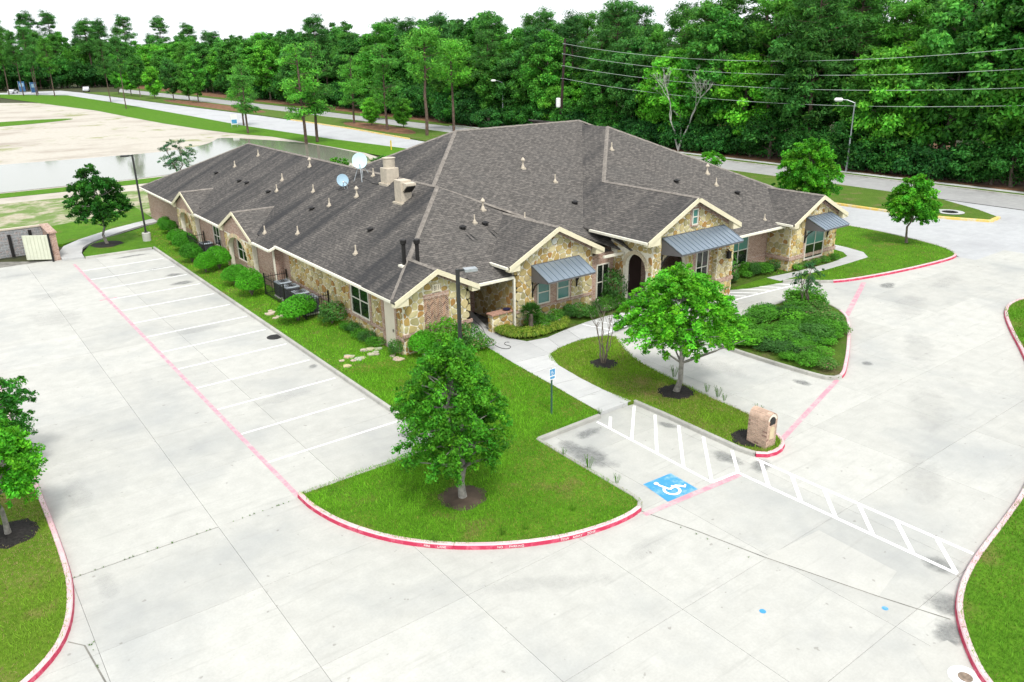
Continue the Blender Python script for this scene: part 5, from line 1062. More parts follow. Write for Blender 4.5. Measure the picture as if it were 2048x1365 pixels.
# yard signs, marker posts, banners, vehicles in the distance
ys = thing('yard_sign', (43.8, 97.5, 0), 'small white and blue sign by the near road beyond the pond', 'sign'); MB().box(43.2, 44.4, 97.45, 97.5, .5, 2.4).obj('board', WHITEP, ys); MB().box(43.3, 44.3, 97.43, 97.449, .7, 1.4).obj('blue_panel', BLUE, ys)
for x in (43.25, 44.35): MB().bar((x, 97.52, 0), (x, 97.52, 2.4), .08, .08).obj('post', GALV, ys)
single('marker_post', MB().bar((48.1, 44.7, 0), (48.1, 44.7, 1.3), .14, .14), mat('yellow_post', (.7, .5, .05), .6, .05), 'yellow marker post beyond the left roof ridge', 'post')
for (x, y), lb in zip(((34.3, 305), (36.3, 290)), ('left of two blue banners beside the distant road', 'right of two blue banners beside the distant road')):
    t = thing('roadside_banner', (x, y, 0), lb, 'banner', 'blue roadside banners'); MB().box(x-1.0, x+1.0, y-.05, y+.05, .4, 4.0).obj('banner', mat('banner_blue', (.04, .12, .26), .7, .1), t); MB().bar((x-1.1, y, 0), (x-1.1, y, 4.2), .1, .1).obj('pole', GALV, t); MB().box(x-.7, x+.7, y-.08, y-.051, 2.2, 3.4).obj('pale_panel', mat('banner_pale', (.25, .4, .5), .7, .1), t)
def vehicle(x, y, rz, label, cat, pickup, paint):
    t = thing('pickup_truck' if pickup else 'parked_car', (0, 0, 0), label, cat); L, Wd = (5.6, 2.0) if pickup else (4.6, 1.85)
    prof = [(-L/2, .45), (L/2, .45), (L/2, .95), (L/2-.3, 1.1), (.9, 1.15), (.3, 1.75), (-.9, 1.78), (-1.1, 1.15), (-L/2, 1.15)] if pickup else [(-L/2, .4), (L/2, .4), (L/2, .75), (L/2-.9, .92), (.55, 1.42), (-.9, 1.45), (-1.6, 1.0), (-L/2, .95)]
    MB().prism([(u, -Wd/2, z) for u, z in prof], (0, Wd, 0)).obj('body', paint, t)
    for s in (-1, 1): MB().prism([(u, s*(Wd/2+.01), z) for u, z in ([(.65, 1.2), (.25, 1.65), (-.8, 1.68), (-.95, 1.2)] if pickup else [(.9, 1.0), (.5, 1.36), (-.85, 1.38), (-1.3, 1.0)])], (0, -s*.015, 0)).obj('side_window', GLASS, t)
    for u in (-L*.32, L*.32):
        for s in (-1, 1):
            wh = MB().tube([(u, s*(Wd/2-.2), .36), (u, s*(Wd/2+.02), .36)], .36, 14).obj('wheel', RUBBER, t, uv=None); MB().tube([(u, s*(Wd/2+.02), .36), (u, s*(Wd/2+.03), .36)], .2, 10).obj('rim', GALV, wh, uv=None)
    for s in (-.7, .7): MB().box(L/2, L/2+.01, s-.18, s+.18, .75, .92).obj('headlight', WHITEP, t)
    if pickup: MB().box(-L/2+.1, -1.25, -Wd/2+.12, Wd/2-.12, 1.15, 1.16).obj('bed', RUBBER, t)
    t.location = (x, y, .02); t.rotation_euler = (0, 0, rz)
SILVER = mat('silver_car_paint', (.55, .58, .6), .3, .02, 1, .3, .5)
vehicle(53.5, 290, math.radians(-105), 'silver pickup truck driving on the distant road', 'truck', True, SILVER)
vehicle(30.5, 300, math.radians(60), 'pale car parked at the far left beside the pines', 'car', False, WHITEP)

# ------------------------------------------------------------------ plants
LK = np.array([1.42, 2.2, 1.65])
def leaf_cloud(rng, cen, rad, counts, size, cols, up=0.3, aspect=0.5, shell=0.45):
    cen = np.repeat(np.asarray(cen, float), counts, 0); rad = np.repeat(np.asarray(rad, float), counts, 0); cl = np.repeat(np.asarray(cols, float), counts, 0)
    n = len(cen); d = rng.normal(size=(n, 3)); d /= np.linalg.norm(d, axis=1, keepdims=True); r = rng.random((n, 1))**shell
    p = cen+d*rad*r
    nr = d*.7+rng.normal(size=(n, 3))*.6+np.array([0, 0, up]); nr /= np.linalg.norm(nr, axis=1, keepdims=True)
    t = np.cross(nr, rng.normal(size=(n, 3))); t /= np.linalg.norm(t, axis=1, keepdims=True); b = np.cross(nr, t)
    s = size*rng.uniform(.6, 1.25, (n, 1)); fold = nr*s*.18
    V = np.stack([p-t*s, p+b*s*aspect-fold, p+t*s, p-b*s*aspect-fold], 1).reshape(-1, 3)
    c = LK*cl*rng.uniform(.55, 1.4, (n, 1))*np.where(rng.random((n, 1)) < .12, np.array([1.5, 1.15, .9]), 1.0); c = np.clip(c*np.array([1, 1, 1])+rng.normal(size=(n, 3))*.004, .002, 1)
    return V, c
def leaf_mesh(name, V, c, m_=None):
    n = len(V)//4; return raw_mesh(name, V, np.arange(4*n).reshape(n, 4), c, m_ or LEAF)
def limb(rn, a, b, sag=0.0, n=4, wob=.045):
    a, b = Vector(a), Vector(b); L = (b-a).length
    return [a+(b-a)*(k/n)+Vector((rn.uniform(-1, 1), rn.uniform(-1, 1), rn.uniform(-.5, .5)))*L*wob*(0 if k in (0, n) else 1)+Vector((0, 0, -sag*math.sin(math.pi*k/n))) for k in range(n+1)]
def broadleaf(name, seed, H, r, z0, nclump, per, leaf, col, rc, bark, tr, lean=(0, 0), flat=1.0, gap=0.0, stems=1, label=None, cat='tree', loc=(0, 0, 0), egg=0.0, up=.3):
    rn = random.Random(seed); rng = np.random.default_rng(seed)
    t = thing(name, (0, 0, 0), label, cat); m = MB(); cen = []; rad = []; cl = []
    zc = (H+z0)/2; hz_ = (H-z0)/2
    bases = []
    for s in range(stems):
        a = rn.random()*6.28; bx, by = (0, 0) if stems == 1 else (.12*math.cos(a), .12*math.sin(a))
        tp = (lean[0]+(0 if stems == 1 else .5*r*math.cos(a)), lean[1]+(0 if stems == 1 else .5*r*math.sin(a)), z0+hz_*1.1)
        pts = limb(rn, (bx, by, 0), tp, 0, 6); m.tube(pts, [tr*(1.25 if k == 0 else 1)*(1-.11*k) for k in range(7)], 8); bases.append(pts)
    for k in range(int(nclump*2.3)):
        for _ in range(60):
            u, v, w = rn.uniform(-1, 1), rn.uniform(-1, 1), rn.uniform(-1, 1); q = u*u+v*v+w*w
            if .14 < q < 1.0: break
        tw = rn.random() < .16
        if tw: q_ = rn.uniform(1.0, 1.14)/math.sqrt(q); u, v, w = u*q_, v*q_, w*q_
        wz = zc+w*hz_*.9; sc_ = 1-egg*(w+.2)*.5
        c = Vector((lean[0]*1.05+u*r*.88*sc_, lean[1]*1.05+v*r*.88*sc_, wz-(.16*(u*u+v*v)*hz_)))
        f = rn.uniform(.62, 1.42); g = rn.uniform(-.18, .18); od = Vector((u, v, .25*w)).normalized() if q > 0 else Vector((1, 0, 0))
        k_ = rn.uniform(.38, .85)*(.55 if tw else 1)
        for e_ in range(2 if tw else 3):      # a short spray of leaves reaching outward and drooping
            cen.append(c+od*rc*k_*.75*(e_-1)+Vector((0, 0, -.10*rc*e_*e_))); rad.append((rc*k_*.8, rc*k_*.8, rc*k_*(.6 if flat >= 1 else .42))); cl.append((col[0]*f*(1+g), col[1]*f, col[2]*f*(1-g)))
        if k % 3 == 0:
            ps = rn.choice(bases); st = min((p for p in ps[2:]), key=lambda p: abs(p.z-(c.z-.35*(c-p).length)))
            m.tube(limb(rn, st, c, -.03), [tr*.42, tr*.3, tr*.2, tr*.13, tr*.05], 5, cap=False)
    m.obj('trunk', bark, t, uv=None)
    V, c = leaf_cloud(rng, cen, rad, [max(8, per//4)]*len(cen), leaf*.92, cl, up, .5, .6)
    me = leaf_mesh('crown', V, c); o_ = bpy.data.objects.new('crown', me); COL.objects.link(o_); o_.parent = t
    t.location = loc; return t
broadleaf('oak_tree', 1, 5.65, 1.95, 1.15, 125, 190, .062, (.050, .125, .012), .42, BARKP, .12, (-.25, .1), label='near live oak with a pale trunk on the lawn tip', loc=(3.97, -39.22, .13), egg=.55)
broadleaf('oak_tree', 2, 4.2, 1.4, 1.3, 60, 170, .066, (.056, .140, .014), .42, BARKP, .11, (-.3, .2), label='second oak standing behind the near oak, its crown merged', loc=(5.75, -36.5, .13), egg=.2)
broadleaf('spreading_tree', 3, 5.45, 2.85, 1.95, 150, 170, .078, (.085, .205, .014), .46, BARKP, .12, (.1, .1), .62, label='bright green spreading tree on the centre lawn', loc=(15.36, -37.93, .13), egg=.75, up=.6)
broadleaf('dark_tree', 4, 6.1, 2.3, 1.6, 70, 210, .10, (.028, .085, .012), .5, BARKP, .10, (-.1, 0), label='dark green tree with gaps by the bin store path', loc=(3.0, 6.8, .13), egg=.5)
broadleaf('young_tree', 5, 5.0, 1.75, 1.3, 60, 200, .11, (.068, .175, .014), .48, BARK, .09, label='small green tree on the corner lawn at the right', loc=(47.3, -30.8, .13), egg=.35)
broadleaf('young_tree', 6, 6.3, 2.9, .7, 85, 210, .13, (.075, .190, .014), .6, BARK, .11, label='bright bushy tree behind the right hand gable', loc=(52.4, -19.2, .13), egg=.3)
broadleaf('young_tree', 7, 4.05, 1.4, 1.05, 75, 190, .062, (.060, .160, .013), .36, BARKP, .08, label='bright green tree at the left edge on the mulch ring', loc=(-7.72, -32.5, .13), egg=.3)
broadleaf('young_tree', 8, 4.0, 1.5, .8, 70, 180, .062, (.034, .105, .016), .34, BARKP, .08, label='darker tree behind the other at the left edge', loc=(-7.3, -27.6, .13))
broadleaf('crape_myrtle', 9, 2.95, .85, 1.0, 16, 110, .05, (.045, .085, .035), .28, BARK, .035, stems=5, label='sparse dark shrub tree at the back of the shrub bed', cat='tree', loc=(28.8, -35.0, .13))
broadleaf('young_tree', 10, 2.6, 1.5, .5, 16, 120, .1, (.09, .22, .016), .5, BARK, .06, label='small bright sapling by the far road above the right roof slope', loc=(64.5, 0.6, .13))
broadleaf('pond_tree', 11, 4.6, 2.2, .6, 26, 130, .09, (.085, .125, .07), .55, BARK, .08, label='grey green willow like tree on the pond bank behind the left roof', loc=(17.4, 39, 0), stems=3)
for k, (x, y, h_, r_) in enumerate(((30.5, 25, 2.6, 2.2), (34, 20, 3.2, 2.6), (38.5, 17, 3.4, 2.8))): broadleaf('thicket_shrub', 20+k, h_, r_, .2, 24, 130, .12, (.055, .12, .02), .6, BARK, .05, stems=3, label=['low thicket shrub nearest the pond behind the left roof', 'middle thicket shrub behind the satellite dishes', 'right thicket shrub behind the left roof ridge'][k], cat='shrub', loc=(x, y, 0))
# bare multi-stemmed shrub
cr = thing('bare_crape_myrtle', (15.19, -33.81, .13), 'bare multi stemmed shrub on a mulch ring in the centre lawn', 'shrub'); rn = random.Random(4)
for k in range(7):
    a = k*.9; m = MB(); tp = (15.19+.38*math.cos(a), -33.81+.38*math.sin(a), 2.0+.3*math.sin(k*2)); m.tube(limb(rn, (15.19+.07*math.cos(a), -33.81+.07*math.sin(a), .12), tp), [.03, .026, .022, .018, .014], 5)
    for q in range(4): m.tube(limb(rn, tp, (tp[0]+rn.uniform(-.3, .3), tp[1]+rn.uniform(-.3, .3), tp[2]+rn.uniform(.5, .95)), 0, 3), [.011, .008, .006, .003], 4)
    m.obj('stem', BARK, cr, uv=None)
dt = thing('dead_tree', (76.3, 16, 0), 'pale bare dead tree at the edge of the wood', 'tree'); m = MB(); rn = random.Random(8)
def fork(p, d, L, r, lv):
    q = p+d*L; m.tube(limb(rn, p, q, 0, 3), [r, r*.9, r*.8, r*.65], 6, cap=False)
    if lv:
        for _ in range(3 if lv > 1 else 4):
            nd = (d+Vector((rn.uniform(-.7, .7), rn.uniform(-.7, .7), rn.uniform(-.05, .4)))).normalized(); fork(q, nd, L*rn.uniform(.5, .78), r*.58, lv-1)
for dd_ in ((.12, .1, 1), (-.15, .3, 1), (.1, -.35, .95)): fork(Vector((76.3, 16, 0)), Vector(dd_).normalized(), 4.0, .13, 5)
m.obj('trunk', BARKDEAD, dt, uv=None)
# clipped shrubs
def shrub_mesh(name, seed, n, leaf, col, lump=.12, flowers=None):
    rng = np.random.default_rng(seed); d = rng.normal(size=(n, 3)); d /= np.linalg.norm(d, axis=1, keepdims=True)
    d[:, 2] = np.abs(d[:, 2])*rng.choice([1, 1, 1, -.4], n)
    lumps = rng.normal(size=(9, 3)); lumps /= np.linalg.norm(lumps, axis=1, keepdims=True)
    k = 1+lump*(np.max(d@lumps.T, 1)-.6)*2
    p = d*k[:, None]*(rng.random((n, 1))**.22)*.5; p[:, 2] = np.maximum(p[:, 2]+.42, .02)
    nr = d*.8+rng.normal(size=(n, 3))*.55+np.array([0, 0, .25]); nr /= np.linalg.norm(nr, axis=1, keepdims=True); t = np.cross(nr, rng.normal(size=(n, 3))); t /= np.linalg.norm(t, axis=1, keepdims=True); b = np.cross(nr, t)
    s = leaf*rng.uniform(.6, 1.3, (n, 1)); V = np.stack([p-t*s, p+b*s*.5, p+t*s, p-b*s*.5], 1).reshape(-1, 3)
    f = (.75+.5*rng.random((9,)))[np.argmax(d@lumps.T, 1)][:, None]; c = LK*np.array(col)*f*rng.uniform(.7, 1.3, (n, 1))
    if flowers: 
        idx = rng.random(n) < flowers[1]; c[idx] = np.array(flowers[0])*rng.uniform(.8, 1.1, (idx.sum(), 1))
    return leaf_mesh(name, V, c)
def stem_mesh():
    m = MB(); rn = random.Random(2)
    for k in range(6): m.tube([(0, 0, 0), (.12*math.cos(k), .12*math.sin(k), .3), (.25*math.cos(k), .25*math.sin(k), .55)], [.02, .015, .008], 4)
    return m.mesh('stems', BARK, uv=None)
STEMS = stem_mesh()
SHR = [shrub_mesh('foliage', 50+k, 4200, .03, c) for k, c in enumerate(((.06, .16, .012), (.05, .135, .012), (.066, .18, .013)))]
LOOSE = [shrub_mesh('foliage', 60+k, 1300, .05, c, .55, fl_) for k, (c, fl_) in enumerate((((.065, .14, .016), None), ((.085, .175, .018), None), ((.075, .125, .03), ((.40, .22, .2), .06)), ((.045, .085, .022), None), ((.06, .115, .018), ((.5, .36, .4), .04))))]
def shrub(name, me, x, y, w, h, label, group, rz=0.0, d=None, z=.12):
    t = bpy.data.objects.new(name, None); COL.objects.link(t); t.location = (x, y, z); t.rotation_euler = (0, 0, rz); t.scale = (w, d or w, h); tag(t, label, 'shrub', group)
    for nm, mm in (('foliage', me), ('stems', STEMS)): o_ = bpy.data.objects.new(nm, mm); COL.objects.link(o_); o_.parent = t
    return t
CL = 'clipped shrubs along the left wall'
for k, (x, y, w, h, lb) in enumerate(((7.9, 9.6, 1.1, 1.0, 'small dark shrub at the far left corner of the building'), (7.7, 7.6, 1.3, 1.1, 'loose shrub second from the far corner of the left wall'), (7.2, 3.3, 1.5, 1.1, 'clipped shrub third from the far corner of the left wall'), (7.0, .9, 1.75, 1.3, 'broad yellow green shrub in front of the far iron fence'), (6.35, -2.9, 1.5, 1.35, 'clipped shrub by the kerb next to the far iron fence'), (6.2, -6.3, 1.35, 1.3, 'clipped shrub by the kerb below the far arched gable window'), (7.2, -5.9, 1.75, 1.5, 'large clipped shrub below the arched window on the left wall'), (6.75, -10.4, 1.65, 1.3, 'left of the two rounded shrubs before the near iron fence'), (6.7, -13.2, 1.7, 1.6, 'right of the two rounded shrubs before the near iron fence'))):
    shrub('clipped_shrub', SHR[k % 3], x, y, w, h*1.1, lb, CL, k*1.3)
shrub('clipped_hedge', SHR[0], 6.95, -19.3, 2.3, 1.5, 'big clipped hedge before the air conditioners and the stone wall', CL, .4, 1.7); shrub('loose_shrub', LOOSE[3], 8.15, -20.9, 1.3, 1.15, 'wispy dark shrub between the big hedge and the stone wall', CL)
for k, (x, y, w, h) in enumerate(((9.4, -27.85, 1.3, 1.35), (10.5, -28.0, 1.5, 1.5), (11.6, -28.1, 1.3, 1.1), (12.0, -28.9, 1.0, .8))): shrub('loose_shrub', [SHR[0], LOOSE[1], LOOSE[3], LOOSE[2]][k], x, y, w, h, ['shrub below the herringbone panel at the corner', 'tallest shrub below the herringbone panel', 'dark shrub at the right of the herringbone panel', 'small flowering shrub beside the walkway behind the oak'][k], 'shrubs before the numbered gable')
shrub('loose_shrub', LOOSE[3], 8.45, -26.95, .6, .75, 'small shrub by the side door', 'shrubs before the numbered gable')
for k in range(5): shrub('loose_shrub', LOOSE[3 if k % 2 else 0], 8.35, -22.2-.75*k, .8, .42+.08*(k % 2), 'low weedy growth along the foot of the near stone wall', 'weeds at the foot of the stone wall', k)
def bedpos(x, y): return 'beside the grey kerb' if x < 23.2 else 'at the back near the sparse shrub tree' if x > 28 else 'along the drop off lane side' if y > -35.6 else 'along the red kerb side' if y < -38.3+(x-24)*.35 else 'in the middle'
# shrub bed between the lanes
rs = random.Random(12); n_ = 0; bp = np.array(bedc)
while n_ < 92:
    x, y = rs.uniform(21.3, 30.7), rs.uniform(-41, -33.5)
    if not inside(np.array([[x, y]]), bedc)[0] or min(np.hypot(bp[:, 0]-x, bp[:, 1]-y)) < .55: continue
    lower = (x-21)*.35+(y+41) < 3.0; k = rs.choice([2, 2, 1, 0]) if lower or x > 27 else rs.choice([0, 1, 0, 3])
    w = rs.uniform(.75, 1.3) if not lower else rs.uniform(.5, .95)
    shrub('bed_shrub', LOOSE[k], x, y, w, w*rs.uniform(.32, .62), ('pink flecked straggly shrub in the lane bed, ' if k == 2 else 'low leafy green shrub in the lane bed, ')+bedpos(x, y), ('flowering ' if k == 2 else '')+'shrubs in the lane bed '+bedpos(x, y), rs.random()*6); n_ += 1
shrub('bed_shrub', LOOSE[1], 29.3, -34.7, 1.9, 1.0, 'broad rounded shrub at the foot of the sparse shrub tree', 'shrubs in the bed between the lanes')
# flower bed by the wall
for k in range(20):
    x = rs.uniform(15.6, 21.7); y = -27.65-rs.random()*1.1; shrub('bed_flower', LOOSE[4 if k % 3 else 3], x, y, rs.uniform(.6, 1.0), rs.uniform(.45, .8), 'white flowered bush in the bed below the teal windows' if k % 3 else 'dark bush in the bed below the teal windows', 'white flowered bushes along the front wall' if k % 3 else 'dark bushes along the front wall', rs.random()*6)
shrub('loose_shrub', LOOSE[3], 21.6, -27.75, 1.2, 1.9, 'tall dark bush beside the porch arch', 'dark bushes along the front wall')
for k in range(16):
    x = rs.uniform(28.6, 34.2); shrub('bed_flower', LOOSE[3 if k % 2 else 0], x, -28.6-rs.random()*.8, rs.uniform(.6, 1.1), rs.uniform(.4, .9), 'scruffy bush along the right hand brick wall', 'scruffy bushes along the right hand wall', rs.random()*6)
shrub('loose_shrub', LOOSE[3], 29.3, -28.9, 1.5, 2.0, 'tall dark bush beside the porch pillar', 'scruffy bushes along the right hand wall')
for k in range(5): shrub('bed_flower', LOOSE[0], 35.2+1.0*k, -30.1, .7, .45, 'low plant at the foot of the right hand gable', 'plants below the right hand gable', k)
# liriope edging: arching yellow-green blades
def tuft(seed, n, L, cols, spread=.8):
    rng = np.random.default_rng(seed); a = rng.random(n)*6.283; out = np.stack([np.cos(a), np.sin(a), 0*a], 1)*rng.uniform(.3, 1, (n, 1))*spread; s = L*rng.uniform(.7, 1.2, (n, 1)); w = np.stack([-np.sin(a), np.cos(a), 0*a], 1)*.012*(L/.4)
    z = np.array([0, 0, 1.0]); b = out*.05; m1 = b+out*s*.5+z*s*.75; tip = b+out*s*1.0+z*s*.45
    V = np.stack([b-w, b+w, m1+w, m1-w, m1-w, m1+w, tip+w*.2, tip-w*.2], 1).reshape(-1, 3); c = np.array(cols)[rng.integers(0, len(cols), n)]*rng.uniform(.8, 1.2, (n, 1))
    return raw_mesh('blades', V, np.arange(8*n).reshape(2*n, 4), np.repeat(c, 2, 0), BLADE)
LIR = [tuft(70+k, 150, .38, [(.19, .29, .03), (.08, .20, .018), (.28, .34, .06)]) for k in range(3)]
edge = chaikin([(13.95, -27.5), (13.9, -28.3), (14.3, -29.0), (15.3, -29.3), (16.3, -29.2), (17.0, -29.05)], 2)
k = 0
for row in range(3):
    for q in range(0, len(edge), 1):
        x, y = edge[q]; x += row*.28+rs.uniform(-.06, .06); y += row*.28+rs.uniform(-.06, .06); o_ = bpy.data.objects.new('lilyturf', LIR[k % 3]); COL.objects.link(o_); o_.location = (x, y, .12); o_.rotation_euler = (0, 0, k*1.1); tag(o_, 'yellow green grassy tuft edging the bed by the side porch', 'plant', 'grassy tufts edging the bed'); k += 1
# palm
pt = thing('palm', (15.55, -28.15, .12), 'small fan palm in the bed beside the downspout', 'palm'); MB().tube([(15.55, -28.15, .1), (15.55, -28.15, .5), (15.56, -28.15, .95)], [.13, .12, .1], 10).obj('trunk', BARK, pt, uv=None)
for k in range(26):
    a = k*2.4; el = math.radians(75-70*(k/26)); L = .62; d = Vector((math.cos(a)*math.cos(el), math.sin(a)*math.cos(el), math.sin(el))); b0 = Vector((15.56, -28.15, .95)); c = b0+d*L*.55; s = d.cross(Vector((0, 0, 1))).normalized(); u = s.cross(d); m = MB(); m.tube([b0, c], .01, 4, (.05, .14, .02))
    for q in range(11):
        th = math.radians(-75+15*q); tip = c+(d*math.cos(th)+s*math.sin(th))*.36-u*.03*abs(q-5)*.5; w = (s*math.cos(th)-d*math.sin(th))*.022; mid = (c+tip)/2+u*.015
        m.add([c, mid+w, tip, mid-w], [(0, 1, 2, 3)], (.045, .15*random.uniform(.8, 1.2), .02))
    m.obj('frond', LEAF, pt, uv=None)
# ---- the wood: pines and broadleaved trees
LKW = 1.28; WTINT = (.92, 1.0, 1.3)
def pine(seed, H, bare, r, n, per, col, leaf=.36):
    rn = random.Random(seed); rng = np.random.default_rng(seed); m = MB(); cen = []; rad = []; cl = []
    lx, ly = rn.uniform(-.4, .4), rn.uniform(-.4, .4); m.tube(limb(rn, (0, 0, 0), (lx, ly, H*.97), 0, 5, .008), [.26, .23, .2, .16, .11, .04], 7)
    for k in range(n):
        u = rn.random(); z = H*(bare+(1-bare)*u*.97); rad_ = r*math.sin(math.pi*(.22+.70*u))**.8*rn.uniform(.25, 1.0); a = rn.random()*6.283; c = Vector((lx*z/H+rad_*math.cos(a), ly*z/H+rad_*math.sin(a), z+rn.uniform(-.2, .5)))
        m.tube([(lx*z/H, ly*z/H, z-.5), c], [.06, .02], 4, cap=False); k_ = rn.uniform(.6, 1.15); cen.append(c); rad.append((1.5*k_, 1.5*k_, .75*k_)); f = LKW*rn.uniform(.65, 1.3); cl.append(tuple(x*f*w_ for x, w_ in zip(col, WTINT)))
    V, c = leaf_cloud(rng, cen, rad, [per]*n, leaf, cl, .7, .28, .6); return m.mesh('trunk', BARKPINE, uv=None), leaf_mesh('crown', V, c)
def wood_tree(seed, H, z0, r, n, per, col, leaf=.3):
    rn = random.Random(seed); rng = np.random.default_rng(seed); m = MB(); cen = []; rad = []; cl = []; m.tube(limb(rn, (0, 0, 0), (rn.uniform(-.6, .6), rn.uniform(-.6, .6), H*.8), 0, 5, .015), [.24, .2, .17, .14, .1, .05], 6)
    for k in range(n):
        while True:
            u, v, w = (rn.uniform(-1, 1) for _ in range(3))
            if .2 < u*u+v*v+w*w < 1: break
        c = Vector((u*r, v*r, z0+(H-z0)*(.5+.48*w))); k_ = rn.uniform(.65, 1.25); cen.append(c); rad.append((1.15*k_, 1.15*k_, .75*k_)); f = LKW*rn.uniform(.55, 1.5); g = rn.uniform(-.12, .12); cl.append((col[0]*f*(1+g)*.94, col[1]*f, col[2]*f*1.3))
        if k % 4 == 0: m.tube([(0, 0, max(1, c.z-1.5)), c], [.07, .02], 4, cap=False)
    V, c = leaf_cloud(rng, cen, rad, [per]*n, leaf, cl, .4, .5, .62); return m.mesh('trunk', BARK, uv=None), leaf_mesh('crown', V, c)
PINES = [pine(200+k, H, b, r*1.2, 84, 120, c, .27) for k, (H, b, r, c) in enumerate(((21, .45, 3.4, (.048, .092, .016)), (23, .5, 3.2, (.04, .082, .017)), (19, .4, 3.6, (.054, .104, .015)), (22, .42, 3.0, (.044, .088, .02)), (20, .5, 3.5, (.05, .098, .016))))]
WOODS = [wood_tree(300+k, H, z0, r, 130, 150, c, .25) for k, (H, z0, r, c) in enumerate(((17, 2.5, 4.0, (.05, .112, .016)), (15, 2.0, 4.2, (.066, .14, .014)), (18, 4.0, 3.8, (.042, .092, .016)), (13, 1.5, 4.0, (.085, .165, .016)), (16, 2.0, 4.4, (.048, .10, .018)), (14, 1.5, 3.6, (.06, .122, .015))))]
LOW = [wood_tree(330+k, H, .2, r, 46, 120, c, .2) for k, (H, r, c) in enumerate(((4.2, 2.6, (.024, .062, .012)), (5.5, 3.0, (.03, .075, .012)), (3.4, 2.4, (.02, .055, .012))))]
def region(x, y):
    where = 'right of the grey street lamp' if y < -10 else 'between the dead tree and the street lamp' if y < 14 else 'between the utility pole and the dead tree' if y < 40 else 'just left of the utility pole' if y < 72 else 'behind the median pines' if y < 130 else 'behind the distant median' if y < 220 else 'near the far end of the road'
    return where, ('front row' if x < 82 else 'second row' if x < 87 else 'deep rows')
def plant(name, pair, x, y, s, rz, label, cat, group, sz=None):
    if label in (LP_, LW_):
        w_, r_ = region(x, y); size = 'tallest' if s > 1.0 else 'lower'
        label = ('dark pine of the wood, %s, %s' if label == LP_ else 'leafy tree of the wood, %s, %s') % (r_, w_); group = group+' '+w_+' '+r_
    t = bpy.data.objects.new(name, None); COL.objects.link(t); t.location = (x, y, 0); t.rotation_euler = (0, 0, rz); t.scale = (s, s, sz or s); tag(t, label, cat, group)
    for nm, me in zip(('trunk', 'crown'), pair): o_ = bpy.data.objects.new(nm, me); COL.objects.link(o_); o_.parent = t
    return t
rf = random.Random(77)
LP_, LW_, LU_ = 'tall dark pine in the wood along the far road', 'broadleaved tree in the wood along the far road', 'dark undergrowth shrub at the foot of the wood'
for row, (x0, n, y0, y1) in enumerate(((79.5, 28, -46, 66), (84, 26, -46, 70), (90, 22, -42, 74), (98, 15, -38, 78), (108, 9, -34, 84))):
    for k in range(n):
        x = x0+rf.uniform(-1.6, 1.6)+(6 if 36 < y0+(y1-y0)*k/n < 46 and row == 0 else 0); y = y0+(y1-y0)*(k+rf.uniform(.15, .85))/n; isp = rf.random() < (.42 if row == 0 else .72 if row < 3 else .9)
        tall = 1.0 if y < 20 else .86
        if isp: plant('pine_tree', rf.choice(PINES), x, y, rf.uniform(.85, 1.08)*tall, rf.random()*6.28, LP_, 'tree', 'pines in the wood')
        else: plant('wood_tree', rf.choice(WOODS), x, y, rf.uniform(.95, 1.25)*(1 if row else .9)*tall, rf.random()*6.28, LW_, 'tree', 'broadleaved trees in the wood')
for k in range(50): plant('undergrowth', rf.choice(LOW), 77.6+rf.uniform(-.4, 1.6), -52+k*2.6+rf.uniform(-.8, .8), rf.uniform(.75, 1.1), rf.random()*6.28, LU_, 'shrub', 'undergrowth at the edge of the wood')
for k in range(48): plant('undergrowth', rf.choice(LOW), 80+rf.uniform(-1, 3)+k*.12, 70+250*(k/48)**1.3+rf.uniform(-2, 2), rf.uniform(1.1, 1.7), rf.random()*6.28, 'undergrowth shrub at the foot of the wood left of the roof ridge', 'shrub', 'undergrowth along the left part of the wood')
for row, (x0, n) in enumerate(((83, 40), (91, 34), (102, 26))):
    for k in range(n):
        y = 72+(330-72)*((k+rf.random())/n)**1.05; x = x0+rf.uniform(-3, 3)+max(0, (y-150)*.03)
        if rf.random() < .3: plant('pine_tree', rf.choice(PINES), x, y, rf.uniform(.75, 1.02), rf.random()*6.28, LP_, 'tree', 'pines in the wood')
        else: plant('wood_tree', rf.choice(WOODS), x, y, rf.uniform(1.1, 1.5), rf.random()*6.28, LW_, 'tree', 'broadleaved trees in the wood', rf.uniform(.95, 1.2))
for k in range(34):
    x = -10+k*3.6+rf.uniform(-2, 2); y = 345+rf.uniform(-12, 40)+abs(x-60)*.1
    plant('wood_tree' if k % 3 else 'pine_tree', rf.choice(WOODS) if k % 3 else rf.choice(PINES), x, y, rf.uniform(1.0, 1.35), rf.random()*6.28, 'tree in the far wood at the end of the road', 'tree', 'trees of the far wood')
for k in range(26):
    x = -30+k*6+rf.uniform(-2, 2); plant('wood_tree' if k % 2 else 'pine_tree', rf.choice(WOODS) if k % 2 else rf.choice(PINES), x, 420+rf.uniform(-10, 40), rf.uniform(1.2, 1.6), rf.random()*6.28, 'tree in the far wood at the end of the road', 'tree', 'trees of the far wood')
for k in range(30): plant('undergrowth', rf.choice(LOW), -12+k*4+rf.uniform(-1, 1), 338+rf.uniform(-4, 4), rf.uniform(1.6, 2.4), rf.random()*6.28, 'undergrowth at the foot of the far wood at the end of the road', 'shrub', 'undergrowth of the far wood')
